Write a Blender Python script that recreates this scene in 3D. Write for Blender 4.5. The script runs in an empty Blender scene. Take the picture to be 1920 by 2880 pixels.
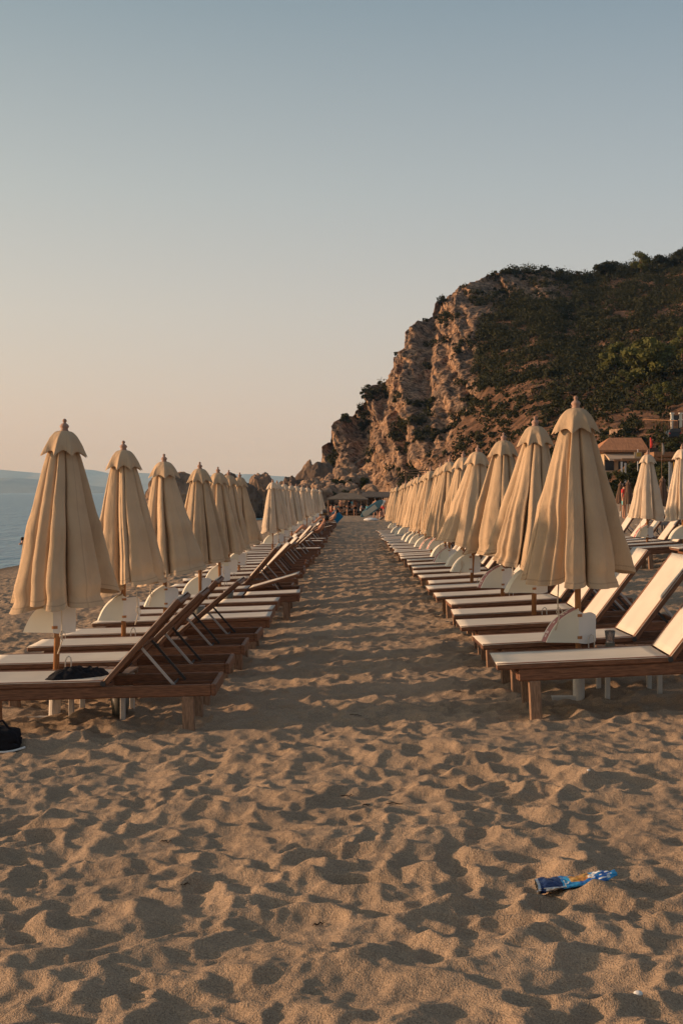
import bpy, bmesh, math, random
import numpy as np
from mathutils import Vector, Matrix, Quaternion

# ------------------------------------------------------------------ camera, sky, sun, exposure
scn = bpy.context.scene
COL = scn.collection
CAMZ = 1.68
F = 3550.0                       # focal length in pixels of the 1920x2880 photograph
VX, VY = 992.0, 1387.0           # vanishing point of the rows / sea horizon
cam_d = bpy.data.cameras.new("camera")
cam = bpy.data.objects.new("camera", cam_d); COL.objects.link(cam)
cam_d.sensor_fit = 'VERTICAL'; cam_d.sensor_height = 36.0; cam_d.sensor_width = 24.0
cam_d.lens = F / 2880 * 36.0
cam_d.clip_start = 0.1; cam_d.clip_end = 90000
cam.location = (0, 0, CAMZ)
cam.rotation_euler = (math.radians(90) - math.atan((1440 - VY) / F), 0, math.atan((VX - 960) / F))
scn.camera = cam

SUN_AZ, SUN_EL = 88.0, 10.5      # degrees left of the rows' direction, degrees up
az, el = math.radians(SUN_AZ), math.radians(SUN_EL)
SUNV = Vector((-math.sin(az) * math.cos(el), math.cos(az) * math.cos(el), math.sin(el)))
sd = bpy.data.lights.new("sun", 'SUN'); sd.energy = 4.5; sd.angle = math.radians(1.2); sd.color = (1.0, 0.68, 0.45)
so = bpy.data.objects.new("sun", sd); COL.objects.link(so)
so.rotation_euler = (-SUNV).to_track_quat('-Z', 'Y').to_euler(); so.location = (-20, 5, 12)

w = bpy.data.worlds.new("World"); scn.world = w; w.use_nodes = True
nt = w.node_tree; nt.nodes.clear()
wo = nt.nodes.new('ShaderNodeOutputWorld'); bg = nt.nodes.new('ShaderNodeBackground')
sky = nt.nodes.new('ShaderNodeTexSky'); sky.sky_type = 'NISHITA'; sky.sun_disc = False
sky.sun_elevation = el; sky.sun_rotation = -az
sky.air_density = 1.0; sky.dust_density = 3.0; sky.ozone_density = 1.0
bg.inputs[1].default_value = 0.15
# evening haze of the sky itself: a warm pale band above the horizon over the Nishita blue
tcw = nt.nodes.new('ShaderNodeTexCoord'); sepw = nt.nodes.new('ShaderNodeSeparateXYZ'); nt.links.new(tcw.outputs['Generated'], sepw.inputs[0])
rw = nt.nodes.new('ShaderNodeValToRGB'); ew = rw.color_ramp.elements
SKYC = [(0.0, (3.9, 3.2, 2.95)), (.06, (3.95, 3.25, 3.0)), (.14, (3.5, 3.2, 3.02)), (.23, (2.7, 2.8, 2.78)), (.36, (1.50, 1.86, 2.06)), (.55, (1.35, 1.55, 1.75)), (.8, (1.1, 1.3, 1.5))]
while len(ew) < len(SKYC): ew.new(.5)
for q_, (p_, c_) in zip(ew, SKYC): q_.position = p_; q_.color = (*[v / 4 for v in c_], 1)
nt.links.new(sepw.outputs['Z'], rw.inputs[0])
sc4 = nt.nodes.new('ShaderNodeVectorMath'); sc4.operation = 'SCALE'; sc4.inputs['Scale'].default_value = 4.0; nt.links.new(rw.outputs[0], sc4.inputs[0])
mxw = nt.nodes.new('ShaderNodeMix'); mxw.data_type = 'RGBA'; mxw.inputs[0].default_value = .70
azw = nt.nodes.new('ShaderNodeVectorMath'); azw.operation = 'MULTIPLY_ADD'; azw.inputs[1].default_value = (-.34, -.24, -.06); azw.inputs[2].default_value = (1, 1, 1)
cbw = nt.nodes.new('ShaderNodeCombineXYZ'); [nt.links.new(sepw.outputs['X'], cbw.inputs[i_]) for i_ in range(3)]; nt.links.new(cbw.outputs[0], azw.inputs[0])
mlw = nt.nodes.new('ShaderNodeVectorMath'); mlw.operation = 'MULTIPLY'; nt.links.new(sc4.outputs[0], mlw.inputs[0]); nt.links.new(azw.outputs[0], mlw.inputs[1])
nt.links.new(sky.outputs[0], mxw.inputs[6]); nt.links.new(mlw.outputs[0], mxw.inputs[7])
nt.links.new(mxw.outputs[2], bg.inputs[0]); nt.links.new(bg.outputs[0], wo.inputs[0])
scn.view_settings.view_transform = 'Standard'; scn.view_settings.look = 'None'
scn.view_settings.exposure = 0.32; scn.view_settings.gamma = 1.0
scn.cycles.use_denoising = True
scn.cycles.max_bounces = 6; scn.cycles.volume_bounces = 0

R = random.Random(7)
def P(px, py, Y):                # a point of the photograph at a chosen distance along the rows
    return Vector(((px - VX) / F * Y, Y, CAMZ - (py - VY) / F * Y))
def PX(px, Y): return (px - VX) / F * Y

# ------------------------------------------------------------------ numpy noise
def _hash(ix, iy, iz, s):
    h = (ix.astype(np.int64) * 374761393 + iy.astype(np.int64) * 668265263 + iz.astype(np.int64) * 2147483647 + s * 1274126177) & 0xffffffff
    h = ((h ^ (h >> 13)) * 1274126177) & 0xffffffff
    h = ((h ^ (h >> 16)) * 2246822519) & 0xffffffff
    return (h ^ (h >> 15)) & 0xffffffff
def rnd(ix, iy, iz, s): return _hash(ix, iy, iz, s) / 4294967295.0
def noise3(x, y, z, s=0):
    x = np.asarray(x, float); y = np.asarray(y, float) + 0 * x; z = np.asarray(z, float) + 0 * x
    ix, iy, iz = np.floor(x), np.floor(y), np.floor(z)
    fx, fy, fz = x - ix, y - iy, z - iz
    sm = lambda t: t * t * t * (t * (t * 6 - 15) + 10)
    ux, uy, uz = sm(fx), sm(fy), sm(fz)
    out = 0
    for dx in (0, 1):
        for dy in (0, 1):
            for dz in (0, 1):
                h = _hash(ix + dx, iy + dy, iz + dz, s)
                gx = ((h & 1023) / 511.5 - 1); gy = (((h >> 10) & 1023) / 511.5 - 1); gz = (((h >> 20) & 1023) / 511.5 - 1)
                g = gx * (fx - dx) + gy * (fy - dy) + gz * (fz - dz)
                out = out + g * (ux if dx else 1 - ux) * (uy if dy else 1 - uy) * (uz if dz else 1 - uz)
    return out
def fbm(x, y, z, s=0, o=4):
    a, f, t = 1.0, 1.0, 0
    for k in range(o):
        t = t + a * noise3(x * f, y * f, z * f, s + k * 17); a *= .5; f *= 2.03
    return t
def ridged(x, y, z, s=0, o=4):
    a, f, t = 1.0, 1.0, 0
    for k in range(o):
        t = t + a * (1 - 2.2 * np.abs(noise3(x * f, y * f, z * f, s + k * 31))); a *= .5; f *= 2.1
    return t
def bowls(x, y, c, s, rx=1.0):   # overlapping dents: squared distance to the nearest of scattered centres
    X, Y = x / (c * rx), y / c
    ix, iy = np.floor(X), np.floor(Y)
    acc = np.zeros_like(X); K = 13.0
    z0 = np.zeros_like(ix)
    for dx in (-1, 0, 1):
        for dy in (-1, 0, 1):
            a, b = ix + dx, iy + dy
            cx = a + .08 + .84 * rnd(a, b, z0, s); cy = b + .08 + .84 * rnd(a, b, z0, s + 1)
            wgt = .65 + .9 * rnd(a, b, z0, s + 2); base = .35 * rnd(a, b, z0, s + 3)
            d = ((X - cx) ** 2 + (Y - cy) ** 2) * wgt + base
            acc += np.exp(-K * d)
    return -np.log(acc + 1e-12) / K

# ------------------------------------------------------------------ materials
def mat(name, col, rough=.8, spec=.3, metal=0.0, var=0.0, vscale=8.0, vdet=4.0, bump=0.0, bscale=60.0, stretch=None, col2=None, trans=0.0, contrast=(.35, .65)):
    m = bpy.data.materials.new(name); m.use_nodes = True
    n = m.node_tree.nodes; L = m.node_tree.links
    b = n['Principled BSDF']
    b.inputs['Base Color'].default_value = (*col, 1); b.inputs['Roughness'].default_value = rough
    b.inputs['Specular IOR Level'].default_value = spec; b.inputs['Metallic'].default_value = metal
    tc = n.new('ShaderNodeTexCoord'); src = tc.outputs['Object']
    if stretch:
        mp = n.new('ShaderNodeMapping'); mp.inputs['Scale'].default_value = stretch
        L.new(src, mp.inputs[0]); src = mp.outputs[0]
    if var or col2:
        c2 = col2 or tuple(max(0, c * (1 - var)) for c in col)
        nz = n.new('ShaderNodeTexNoise'); nz.inputs['Scale'].default_value = vscale; nz.inputs['Detail'].default_value = vdet
        L.new(src, nz.inputs['Vector'])
        r = n.new('ShaderNodeValToRGB'); r.color_ramp.elements[0].position = contrast[0]; r.color_ramp.elements[1].position = contrast[1]
        r.color_ramp.elements[0].color = (*c2, 1); r.color_ramp.elements[1].color = (*col, 1)
        L.new(nz.outputs['Fac'], r.inputs[0]); L.new(r.outputs[0], b.inputs['Base Color'])
    if bump:
        nb = n.new('ShaderNodeTexNoise'); nb.inputs['Scale'].default_value = bscale; nb.inputs['Detail'].default_value = 3
        L.new(src, nb.inputs['Vector'])
        bp = n.new('ShaderNodeBump'); bp.inputs['Strength'].default_value = bump; bp.inputs['Distance'].default_value = .01
        L.new(nb.outputs['Fac'], bp.inputs['Height']); L.new(bp.outputs[0], b.inputs['Normal'])
    if trans:
        t = n.new('ShaderNodeBsdfTranslucent'); t.inputs['Color'].default_value = (*col, 1)
        mx = n.new('ShaderNodeMixShader'); mx.inputs[0].default_value = trans
        L.new(b.outputs[0], mx.inputs[1]); L.new(t.outputs[0], mx.inputs[2]); L.new(mx.outputs[0], n['Material Output'].inputs[0])
    return m
M = {}
M['canvas'] = mat('canvas', (.56, .405, .26), .95, .1, var=.16, vscale=3.2, vdet=6, bump=.25, bscale=220, trans=.08)
M['canvas_pale'] = mat('canvas_pale', (.66, .52, .38), .95, .1, var=.10, vscale=5, bump=.25, bscale=220, trans=.08)
def canvas_finish(m):
    n = m.node_tree.nodes; L = m.node_tree.links; b = n['Principled BSDF']; src = b.inputs['Base Color'].links[0].from_socket
    def mth(op, a, c=None, d=None):
        x = n.new('ShaderNodeMath'); x.operation = op
        for i_, v_ in enumerate((a, c, d)):
            if v_ is None: continue
            if isinstance(v_, (int, float)): x.inputs[i_].default_value = v_
            else: L.new(v_, x.inputs[i_])
        return x.outputs[0]
    al = n.new('ShaderNodeAttribute'); al.attribute_name = 'along'; ar = n.new('ShaderNodeAttribute'); ar.attribute_name = 'around'
    hem = mth('MULTIPLY', mth('LESS_THAN', mth('ABSOLUTE', mth('SUBTRACT', al.outputs['Fac'], .968)), .004), .22)
    seam = mth('MULTIPLY', mth('LESS_THAN', mth('ABSOLUTE', mth('SUBTRACT', mth('FRACT', mth('MULTIPLY', ar.outputs['Fac'], 8.0)), .5)), .012), .16)
    oi = n.new('ShaderNodeObjectInfo'); tint = mth('MULTIPLY_ADD', oi.outputs['Random'], .20, .88)
    val = mth('MULTIPLY', tint, mth('SUBTRACT', 1.0, mth('MAXIMUM', hem, seam)))
    sc = n.new('ShaderNodeVectorMath'); sc.operation = 'SCALE'; L.new(src, sc.inputs[0]); L.new(val, sc.inputs['Scale']); L.new(sc.outputs[0], b.inputs['Base Color'])
    # soft crumples in the cloth over the fine weave
    tc = n.new('ShaderNodeTexCoord'); mp = n.new('ShaderNodeMapping'); mp.inputs['Scale'].default_value = (9, 9, 4.5); L.new(tc.outputs['Object'], mp.inputs[0])
    nz = n.new('ShaderNodeTexNoise'); nz.inputs['Scale'].default_value = 1.0; nz.inputs['Detail'].default_value = 4; nz.inputs['Distortion'].default_value = .8; L.new(mp.outputs[0], nz.inputs['Vector'])
    bp = n.new('ShaderNodeBump'); bp.inputs['Strength'].default_value = .55; bp.inputs['Distance'].default_value = .028; L.new(nz.outputs['Fac'], bp.inputs['Height'])
    old = b.inputs['Normal'].links[0].from_node; L.new(bp.outputs[0], old.inputs['Normal'])
canvas_finish(M['canvas']); canvas_finish(M['canvas_pale'])
def cloth_uv(o, m, n):
    for nm, v_ in (('along', np.repeat(np.linspace(0, 1, m), n)), ('around', np.tile(np.arange(n) / n, m))):
        a_ = o.data.attributes.new(nm, 'FLOAT', 'POINT'); a_.data.foreach_set('value', v_.astype(np.float32))
M['brown_canvas'] = mat('brown_canvas', (.16, .10, .07), .95, .1, var=.2, trans=.08)
M['sling'] = mat('sling', (.70, .64, .54), .85, .2, var=.10, vscale=4, bump=.15, bscale=300, trans=.12)
M['wood_leg'] = mat('wood_leg', (.33, .20, .125), .75, .25, var=.45, vscale=9, stretch=(14, 14, 2), bump=.15, bscale=40)
M['wood'] = mat('wood', (.24, .105, .052), .6, .35, var=.5, vscale=9, stretch=(1.5, 14, 14), bump=.15, bscale=40)
M['wood_grey'] = mat('wood_grey', (.27, .17, .11), .75, .25, var=.4, vscale=10, stretch=(2, 12, 12), bump=.15, bscale=40)
M['pole_wood'] = mat('pole_wood', (.43, .20, .08), .5, .4, var=.35, vscale=8, stretch=(14, 14, 1.2))
M['finial'] = mat('finial', (.36, .22, .16), .6, .3, var=.3)
M['white_metal'] = mat('white_metal', (.60, .55, .48), .5, .4, var=.15)
M['black_metal'] = mat('black_metal', (.03, .028, .027), .45, .5)
M['steel'] = mat('steel', (.45, .44, .43), .35, .5, metal=.8)
M['panel'] = mat('panel', (.70, .66, .54), .6, .3, var=.06, vscale=6)
M['panel_white'] = mat('panel_white', (.74, .73, .69), .6, .3, var=.05)
M['pink_print'] = mat('pink_print', (.42, .17, .15), .6, .3, var=.15, vscale=30)
M['pale_print'] = mat('pale_print', (.68, .52, .46), .6, .3)
M['bucket'] = mat('bucket', (.16, .15, .12), .5, .4, var=.3)
M['cord'] = mat('cord', (.62, .52, .40), .9, .1)
M['black_cloth'] = mat('black_cloth', (.018, .018, .022), .95, .15, var=.5, vscale=30)
M['blue_cloth'] = mat('blue_cloth', (.02, .17, .30), .9, .1)
M['red_cloth'] = mat('red_cloth', (.55, .06, .05), .9, .1)
M['white_cloth'] = mat('white_cloth', (.7, .68, .64), .9, .1)
M['teal_cloth'] = mat('teal_cloth', (.18, .45, .45), .9, .1)
M['pink_cloth'] = mat('pink_cloth', (.55, .25, .24), .9, .1)
M['grey_cloth'] = mat('grey_cloth', (.2, .19, .18), .9, .1)
M['skin'] = mat('skin', (.42, .21, .13), .6, .3)
M['hair'] = mat('hair', (.015, .010, .008), .6, .3)

# ------------------------------------------------------------------ mesh helpers
class MB:
    def __init__(s): s.v = []; s.f = []; s.m = []
    def add(s, vs, fs, mi=0):
        o = len(s.v); s.v += [tuple(x) for x in vs]; s.f += [tuple(i + o for i in f) for f in fs]; s.m += [mi] * len(fs)
    def box(s, c, d, rot=None, mi=0):
        hx, hy, hz = d[0] / 2, d[1] / 2, d[2] / 2
        vs = [Vector((x * hx, y * hy, z * hz)) for x in (-1, 1) for y in (-1, 1) for z in (-1, 1)]
        if rot is not None: vs = [rot @ q for q in vs]
        vs = [q + Vector(c) for q in vs]
        s.add(vs, [(0, 1, 3, 2), (4, 6, 7, 5), (0, 4, 5, 1), (2, 3, 7, 6), (0, 2, 6, 4), (1, 5, 7, 3)], mi)
    def bar(s, a, b, wd, ht, mi=0):                                   # squared bar from a to b
        a, b = Vector(a), Vector(b); d = b - a
        q = d.to_track_quat('X', 'Z').to_matrix()
        s.box((a + b) / 2, (d.length, wd, ht), q, mi)
    def tube(s, pts, rad, n=8, mi=0, cap=True):
        pts = [Vector(p) for p in pts]; rad = rad if isinstance(rad, (list, tuple)) else [rad] * len(pts)
        vs = []; up = None
        for i, p in enumerate(pts):
            d = (pts[min(i + 1, len(pts) - 1)] - pts[max(i - 1, 0)]).normalized()
            if up is None:
                up = Vector((1, 0, 0)) if abs(d.x) < .9 else Vector((0, 1, 0))
            u = (up - d * up.dot(d)).normalized(); up = u; v = d.cross(u)
            for k in range(n):
                a = 2 * math.pi * k / n
                vs.append(p + (u * math.cos(a) + v * math.sin(a)) * rad[i])
        fs = [(i * n + k, i * n + (k + 1) % n, (i + 1) * n + (k + 1) % n, (i + 1) * n + k) for i in range(len(pts) - 1) for k in range(n)]
        if cap: fs += [tuple(range(n))[::-1], tuple((len(pts) - 1) * n + k for k in range(n))]
        s.add(vs, fs, mi)
    def lathe(s, prof, n=14, mi=0, c=(0, 0, 0)):
        vs = [(c[0] + r * math.cos(2 * math.pi * k / n), c[1] + r * math.sin(2 * math.pi * k / n), c[2] + z) for r, z in prof for k in range(n)]
        fs = [(i * n + k, i * n + (k + 1) % n, (i + 1) * n + (k + 1) % n, (i + 1) * n + k) for i in range(len(prof) - 1) for k in range(n)]
        fs += [tuple(range(n))[::-1], tuple((len(prof) - 1) * n + k for k in range(n))]
        s.add(vs, fs, mi)
    def build(s, name, mats, parent=None, smooth=False, bevel=0.0):
        me = bpy.data.meshes.new(name); me.from_pydata([tuple(v) for v in s.v], [], s.f)
        if not isinstance(mats, (list, tuple)): mats = [mats]
        for x in mats: me.materials.append(x)
        if len(mats) > 1: me.polygons.foreach_set('material_index', s.m)
        if bevel:
            bm = bmesh.new(); bm.from_mesh(me)
            bmesh.ops.bevel(bm, geom=bm.edges[:], offset=bevel, segments=1, affect='EDGES')
            bm.to_mesh(me); bm.free()
        if smooth: me.polygons.foreach_set('use_smooth', [True] * len(me.polygons))
        me.update()
        return link(name, me, parent)
def link(name, data, parent=None):
    o = bpy.data.objects.new(name, data); COL.objects.link(o)
    if parent is not None: o.parent = parent
    return o
def np_mesh(name, V, Fq, mats, parent=None, smooth=True, midx=None):
    me = bpy.data.meshes.new(name); V = np.asarray(V, np.float32); Fq = np.asarray(Fq, np.int32); k = Fq.shape[1]
    me.vertices.add(len(V)); me.vertices.foreach_set('co', V.ravel())
    me.loops.add(Fq.size); me.loops.foreach_set('vertex_index', Fq.ravel())
    me.polygons.add(len(Fq)); me.polygons.foreach_set('loop_start', np.arange(0, Fq.size, k, dtype=np.int32))
    try: me.polygons.foreach_set('loop_total', np.full(len(Fq), k, np.int32))
    except Exception: pass
    for x in (mats if isinstance(mats, (list, tuple)) else [mats]): me.materials.append(x)
    if midx is not None: me.polygons.foreach_set('material_index', np.asarray(midx, np.int32))
    if smooth: me.polygons.foreach_set('use_smooth', np.ones(len(Fq), bool))
    me.update(calc_edges=True); me.validate()
    return link(name, me, parent)
def grid_faces(nr, nc, wrap=False):
    i = np.arange(nr - 1)[:, None]; j = np.arange(nc if wrap else nc - 1)[None, :]
    j2 = (j + 1) % nc
    return np.stack([i * nc + j + 0 * j2, i * nc + j2, (i + 1) * nc + j2, (i + 1) * nc + j], -1).reshape(-1, 4)
def tag(o, label=None, cat=None, group=None, kind=None):
    if label: o['label'] = label
    if cat: o['category'] = cat
    if group: o['group'] = group
    if kind: o['kind'] = kind
    return o
def thing(name, label, cat, loc=(0, 0, 0), rz=0.0, group=None):
    o = bpy.data.objects.new(name, None); COL.objects.link(o); o.empty_display_size = .1
    o.location = loc; o.rotation_euler = (0, 0, rz)
    return tag(o, label, cat, group)
KIDS = {}
def copy_tree(o, label=None, group=None, parent=None):
    c = o.copy(); COL.objects.link(c)
    if parent is not None: c.parent = parent
    for ch in list(o.children): copy_tree(ch, parent=c)
    if label: c['label'] = label
    if group: c['group'] = group
    return c
ORD = ['nearest', 'second', 'third', 'fourth', 'fifth', 'sixth', 'seventh', 'eighth', 'ninth', 'tenth', 'eleventh', 'twelfth', 'thirteenth', 'fourteenth', 'fifteenth', 'sixteenth', 'seventeenth', 'eighteenth']

# ------------------------------------------------------------------ the beach
KL = np.array([(-20, -.06), (10, -.06), (12.6, -.13), (15.3, -.18), (18.4, -.22), (33, -.25), (90, -.32), (110, -.45), (135, -.70), (170, -.9), (400, -1.2)])
KR = np.array([(-20, .11), (10, .11), (12.5, .10), (15, .07), (18, .03), (25, .0), (31, -.09), (50, -.31), (90, -.38), (110, -.46), (135, -.70), (170, -.9), (400, -1.2)])
SEA = -1.05
def base(x, y):
    x = np.asarray(x, float); y = np.asarray(y, float)
    zl = np.interp(y, KL[:, 0], KL[:, 1]); zr = np.interp(y, KR[:, 0], KR[:, 1])
    t = np.clip((x + 2.3) / 4.1, 0, 1); t = t * t * (3 - 2 * t) * .6 + t * .4
    z = zl + (zr - zl) * t
    z = z + .065 * np.clip(x - 1.8, 0, 12) + .13 * np.clip(x - 14, 0, 60)
    xs = np.interp(y, [-20, 10, 46, 129, 170, 400], [-16, -14.6, -12.7, -9.8, -6, 10])
    s = np.maximum((-3.6 - x), 0)
    z = z - s * (zl - SEA) / np.maximum(-3.6 - xs, 1.0) - .002 * np.maximum(s - 10, 0) ** 2
    return np.maximum(z, -5)
def gz(x, y): return float(base(x, y))
def sand_bumps(x, y, sp):
    wx = x + .10 * noise3(x * 2.2, y * 2.2, 0, 5) + .04 * noise3(x * 6, y * 6, 0, 6)
    wy = y + .10 * noise3(x * 2.2, y * 2.2, 3, 7) + .04 * noise3(x * 6, y * 6, 3, 8)
    lod = lambda size: np.clip(1.7 - sp / size * 2.0, 0, 1) + 0 * x
    def mbowl(size, px_, py_, c, sd_, rx):         # only where the sheet is fine enough to carry it
        out = np.full(x.shape, .33); q_ = lod(size) > 0
        if q_.any(): out[q_] = bowls(px_[q_], py_[q_], c, sd_, rx)
        return out
    b0 = np.minimum(mbowl(.36, wx - 7.3, wy + 2.9, .27, 71, 1.25), .8)
    b1 = np.minimum(mbowl(.20, wx, wy, .125, 11, 1.4), .8)
    b2 = np.minimum(mbowl(.10, wx + 3.1, wy - 1.7, .066, 41, 1.3), .8)
    amp = .85 + 1.3 * noise3(x * .8, y * .8, 1, 9)
    h = lod(.36) * (.055 + .03 * noise3(x * .9, y * .9, 7, 23)) * (b0 - .33) + lod(.20) * amp * .067 * (b1 - .33) + lod(.10) * (.6 + 1.0 * noise3(x * 1.5, y * 1.5, 4, 19)) * .024 * (b2 - .33)
    h = h + .035 * noise3(x * 1.3, y * 1.3, 0, 3) + .03 * noise3(x * .35, y * .35, 0, 4)
    h = h + lod(.12) * .011 * fbm(x * 9, y * 9, 0, 13, 2) + lod(.05) * .004 * noise3(x * 26, y * 26, 0, 15)
    return h
yy = np.concatenate([np.linspace(-12, 3.3, 18, endpoint=False), np.exp(np.linspace(np.log(3.3 + 1.0), np.log(260 + 1.0), 2300)) - 1.0])
ui = np.linspace(-.27, .27, 760)
uo = .27 + (np.linspace(0, 1, 70)[1:] ** 1.6) * 1.4
uu = np.concatenate([-uo[::-1], ui, uo])
YY, UU = np.meshgrid(yy, uu, indexing='ij'); XX = (np.maximum(YY, 0) + 6) * UU
SP = np.gradient(yy)[:, None] * np.ones_like(XX)
ZZ = base(XX, YY) + sand_bumps(XX, YY, SP) * np.clip((base(XX, YY) - SEA) / .35, .05, 1)
# footprints trodden over the dents
rf = random.Random(99)
for q_ in range(300):
    fy = 3.4 + 15 * rf.random() ** 1.5; fx = rf.uniform(-.30, .30) * fy; an = rf.gauss(0, .9) + (math.pi / 2 if rf.random() < .75 else 0); dpt = rf.uniform(.008, .020)
    i0, i1 = np.searchsorted(yy, [fy - .26, fy + .26]); j0, j1 = np.searchsorted(uu, [(fx - .26) / (fy + 6), (fx + .26) / (fy + 6)])
    if i1 - i0 < 3 or j1 - j0 < 3: continue
    X_, Y_ = XX[i0:i1, j0:j1] - fx, YY[i0:i1, j0:j1] - fy; la = X_ * math.cos(an) + Y_ * math.sin(an); lb = -X_ * math.sin(an) + Y_ * math.cos(an)
    d_ = np.minimum(((la - .05) / .10) ** 2 + (lb / .050) ** 2, ((la + .085) / .060) ** 2 + (lb / .040) ** 2)
    ZZ[i0:i1, j0:j1] += -dpt * np.exp(-(d_ / 1.6) ** 1.3) + dpt * .22 * np.exp(-((d_ - 2.8) / 1.2) ** 2)
sandm = bpy.data.materials.new('sand'); sandm.use_nodes = True
n = sandm.node_tree.nodes; L = sandm.node_tree.links; b = n['Principled BSDF']
b.inputs['Roughness'].default_value = .95; b.inputs['Specular IOR Level'].default_value = .12
geo = n.new('ShaderNodeNewGeometry')
def tex(scale, det=3.0, rough=.6):
    t = n.new('ShaderNodeTexNoise'); t.inputs['Scale'].default_value = scale; t.inputs['Detail'].default_value = det; t.inputs['Roughness'].default_value = rough
    L.new(geo.outputs['Position'], t.inputs['Vector']); return t
g1 = tex(150, 2); g2 = tex(1.3, 4); g3 = tex(420, 1)
cr = n.new('ShaderNodeValToRGB'); e = cr.color_ramp.elements
e[0].position = .30; e[0].color = (.11, .078, .054, 1); e[1].position = .68; e[1].color = (.53, .385, .258, 1)
mixg = n.new('ShaderNodeMath'); mixg.operation = 'ADD'; h1 = n.new('ShaderNodeMath'); h1.operation = 'MULTIPLY'; h1.inputs[1].default_value = .5
h2 = n.new('ShaderNodeMath'); h2.operation = 'MULTIPLY'; h2.inputs[1].default_value = .5
L.new(g1.outputs['Fac'], h1.inputs[0]); L.new(g3.outputs['Fac'], h2.inputs[0]); L.new(h1.outputs[0], mixg.inputs[0]); L.new(h2.outputs[0], mixg.inputs[1])
L.new(mixg.outputs[0], cr.inputs[0])
mr = n.new('ShaderNodeMapRange'); mr.inputs['From Min'].default_value = .3; mr.inputs['From Max'].default_value = .7; mr.inputs['To Min'].default_value = .86; mr.inputs['To Max'].default_value = 1.08
L.new(g2.outputs['Fac'], mr.inputs[0])
sep = n.new('ShaderNodeSeparateXYZ'); L.new(geo.outputs['Position'], sep.inputs[0])
wet = n.new('ShaderNodeMapRange'); wet.inputs['From Min'].default_value = -1.02; wet.inputs['From Max'].default_value = -.88; wet.inputs['To Min'].default_value = .45; wet.inputs['To Max'].default_value = 1.0
L.new(sep.outputs['Z'], wet.inputs[0])
mm = n.new('ShaderNodeMath'); mm.operation = 'MULTIPLY'; L.new(mr.outputs[0], mm.inputs[0]); L.new(wet.outputs[0], mm.inputs[1])
vm = n.new('ShaderNodeVectorMath'); vm.operation = 'SCALE'; L.new(cr.outputs[0], vm.inputs[0]); L.new(mm.outputs[0], vm.inputs['Scale'])
L.new(vm.outputs[0], b.inputs['Base Color'])
bp = n.new('ShaderNodeBump'); bp.inputs['Strength'].default_value = .8; bp.inputs['Distance'].default_value = .008
L.new(g1.outputs['Fac'], bp.inputs['Height'])
bp2 = n.new('ShaderNodeBump'); bp2.inputs['Strength'].default_value = .5; bp2.inputs['Distance'].default_value = .03
g4 = tex(16, 4, .6); L.new(g4.outputs['Fac'], bp2.inputs['Height']); L.new(bp2.outputs[0], bp.inputs['Normal']); L.new(bp.outputs[0], b.inputs['Normal'])
sand = np_mesh('sand', np.stack([XX, YY, ZZ], -1).reshape(-1, 3), grid_faces(len(yy), len(uu)), sandm)
tag(sand, kind='structure')
def sz(x, y):                                      # the real sand height at a point
    xa, ya = np.array([x], float), np.array([y], float)
    return float((base(xa, ya) + sand_bumps(xa, ya, np.array([.02]))[0])[0])

# ------------------------------------------------------------------ sea and far mountains
seam = bpy.data.materials.new('sea_water'); seam.use_nodes = True
n = seam.node_tree.nodes; L = seam.node_tree.links; b = n['Principled BSDF']
b.inputs['Base Color'].default_value = (.075, .19, .25, 1); b.inputs['Roughness'].default_value = .30; b.inputs['IOR'].default_value = 1.33
geo = n.new('ShaderNodeNewGeometry')
mp = n.new('ShaderNodeMapping'); mp.inputs['Scale'].default_value = (1.0, .45, 1); mp.inputs['Rotation'].default_value = (0, 0, .15)
L.new(geo.outputs['Position'], mp.inputs[0])
t1 = n.new('ShaderNodeTexNoise'); t1.inputs['Scale'].default_value = 1.3; t1.inputs['Detail'].default_value = 5; L.new(mp.outputs[0], t1.inputs['Vector'])
t2 = n.new('ShaderNodeTexNoise'); t2.inputs['Scale'].default_value = .22; t2.inputs['Detail'].default_value = 3; L.new(mp.outputs[0], t2.inputs['Vector'])
ad = n.new('ShaderNodeMath'); ad.operation = 'MULTIPLY_ADD'; ad.inputs[1].default_value = 2.5
L.new(t2.outputs['Fac'], ad.inputs[0]); L.new(t1.outputs['Fac'], ad.inputs[2])
bp = n.new('ShaderNodeBump'); bp.inputs['Strength'].default_value = .9; bp.inputs['Distance'].default_value = .35
L.new(ad.outputs[0], bp.inputs['Height']); L.new(bp.outputs[0], b.inputs['Normal'])
mb = MB(); mb.add([(-22000, -300, SEA), (4000, -300, SEA), (4000, 25000, SEA), (-22000, 25000, SEA)], [(0, 1, 2, 3)])
tag(mb.build('sea', seam), kind='structure')
mountm = mat('mountain_rock', (.22, .23, .20), 1, .05, var=.3, vscale=.004)
def mountain(Y, keys, seed, depth):
    ks = np.array(keys, float); px = np.linspace(ks[0, 0], ks[-1, 0], 260)
    top = np.interp(px, ks[:, 0], ks[:, 1]); x = (px - VX) / F * Y
    hz = (VY - top) / F * Y + Y * .0012 * fbm(x / Y * 22, 0, 0, seed, 4)
    hz = np.maximum(hz, 2)
    rows = []
    for v in np.linspace(0, 1, 14):
        k = np.sin(v * math.pi); z = SEA - 2 + (hz + 2) * k ** .8 * (1 + .12 * fbm(x / Y * 44, v * 4, 0, seed + 5, 3) * (k < .98))
        rows.append(np.stack([x, Y + (v - .5) * depth + 0 * x, z], -1))
    V = np.concatenate(rows); o = np_mesh('mountains', V, grid_faces(14, 260), mountm); return tag(o, kind='structure')
mountain(20000, [(-1400, 1352), (-600, 1315), (-150, 1330), (0, 1320), (120, 1330), (250, 1321), (320, 1334), (400, 1329), (500, 1336), (700, 1333), (800, 1338), (900, 1352), (1300, 1375)], 3, 4600)
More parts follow.
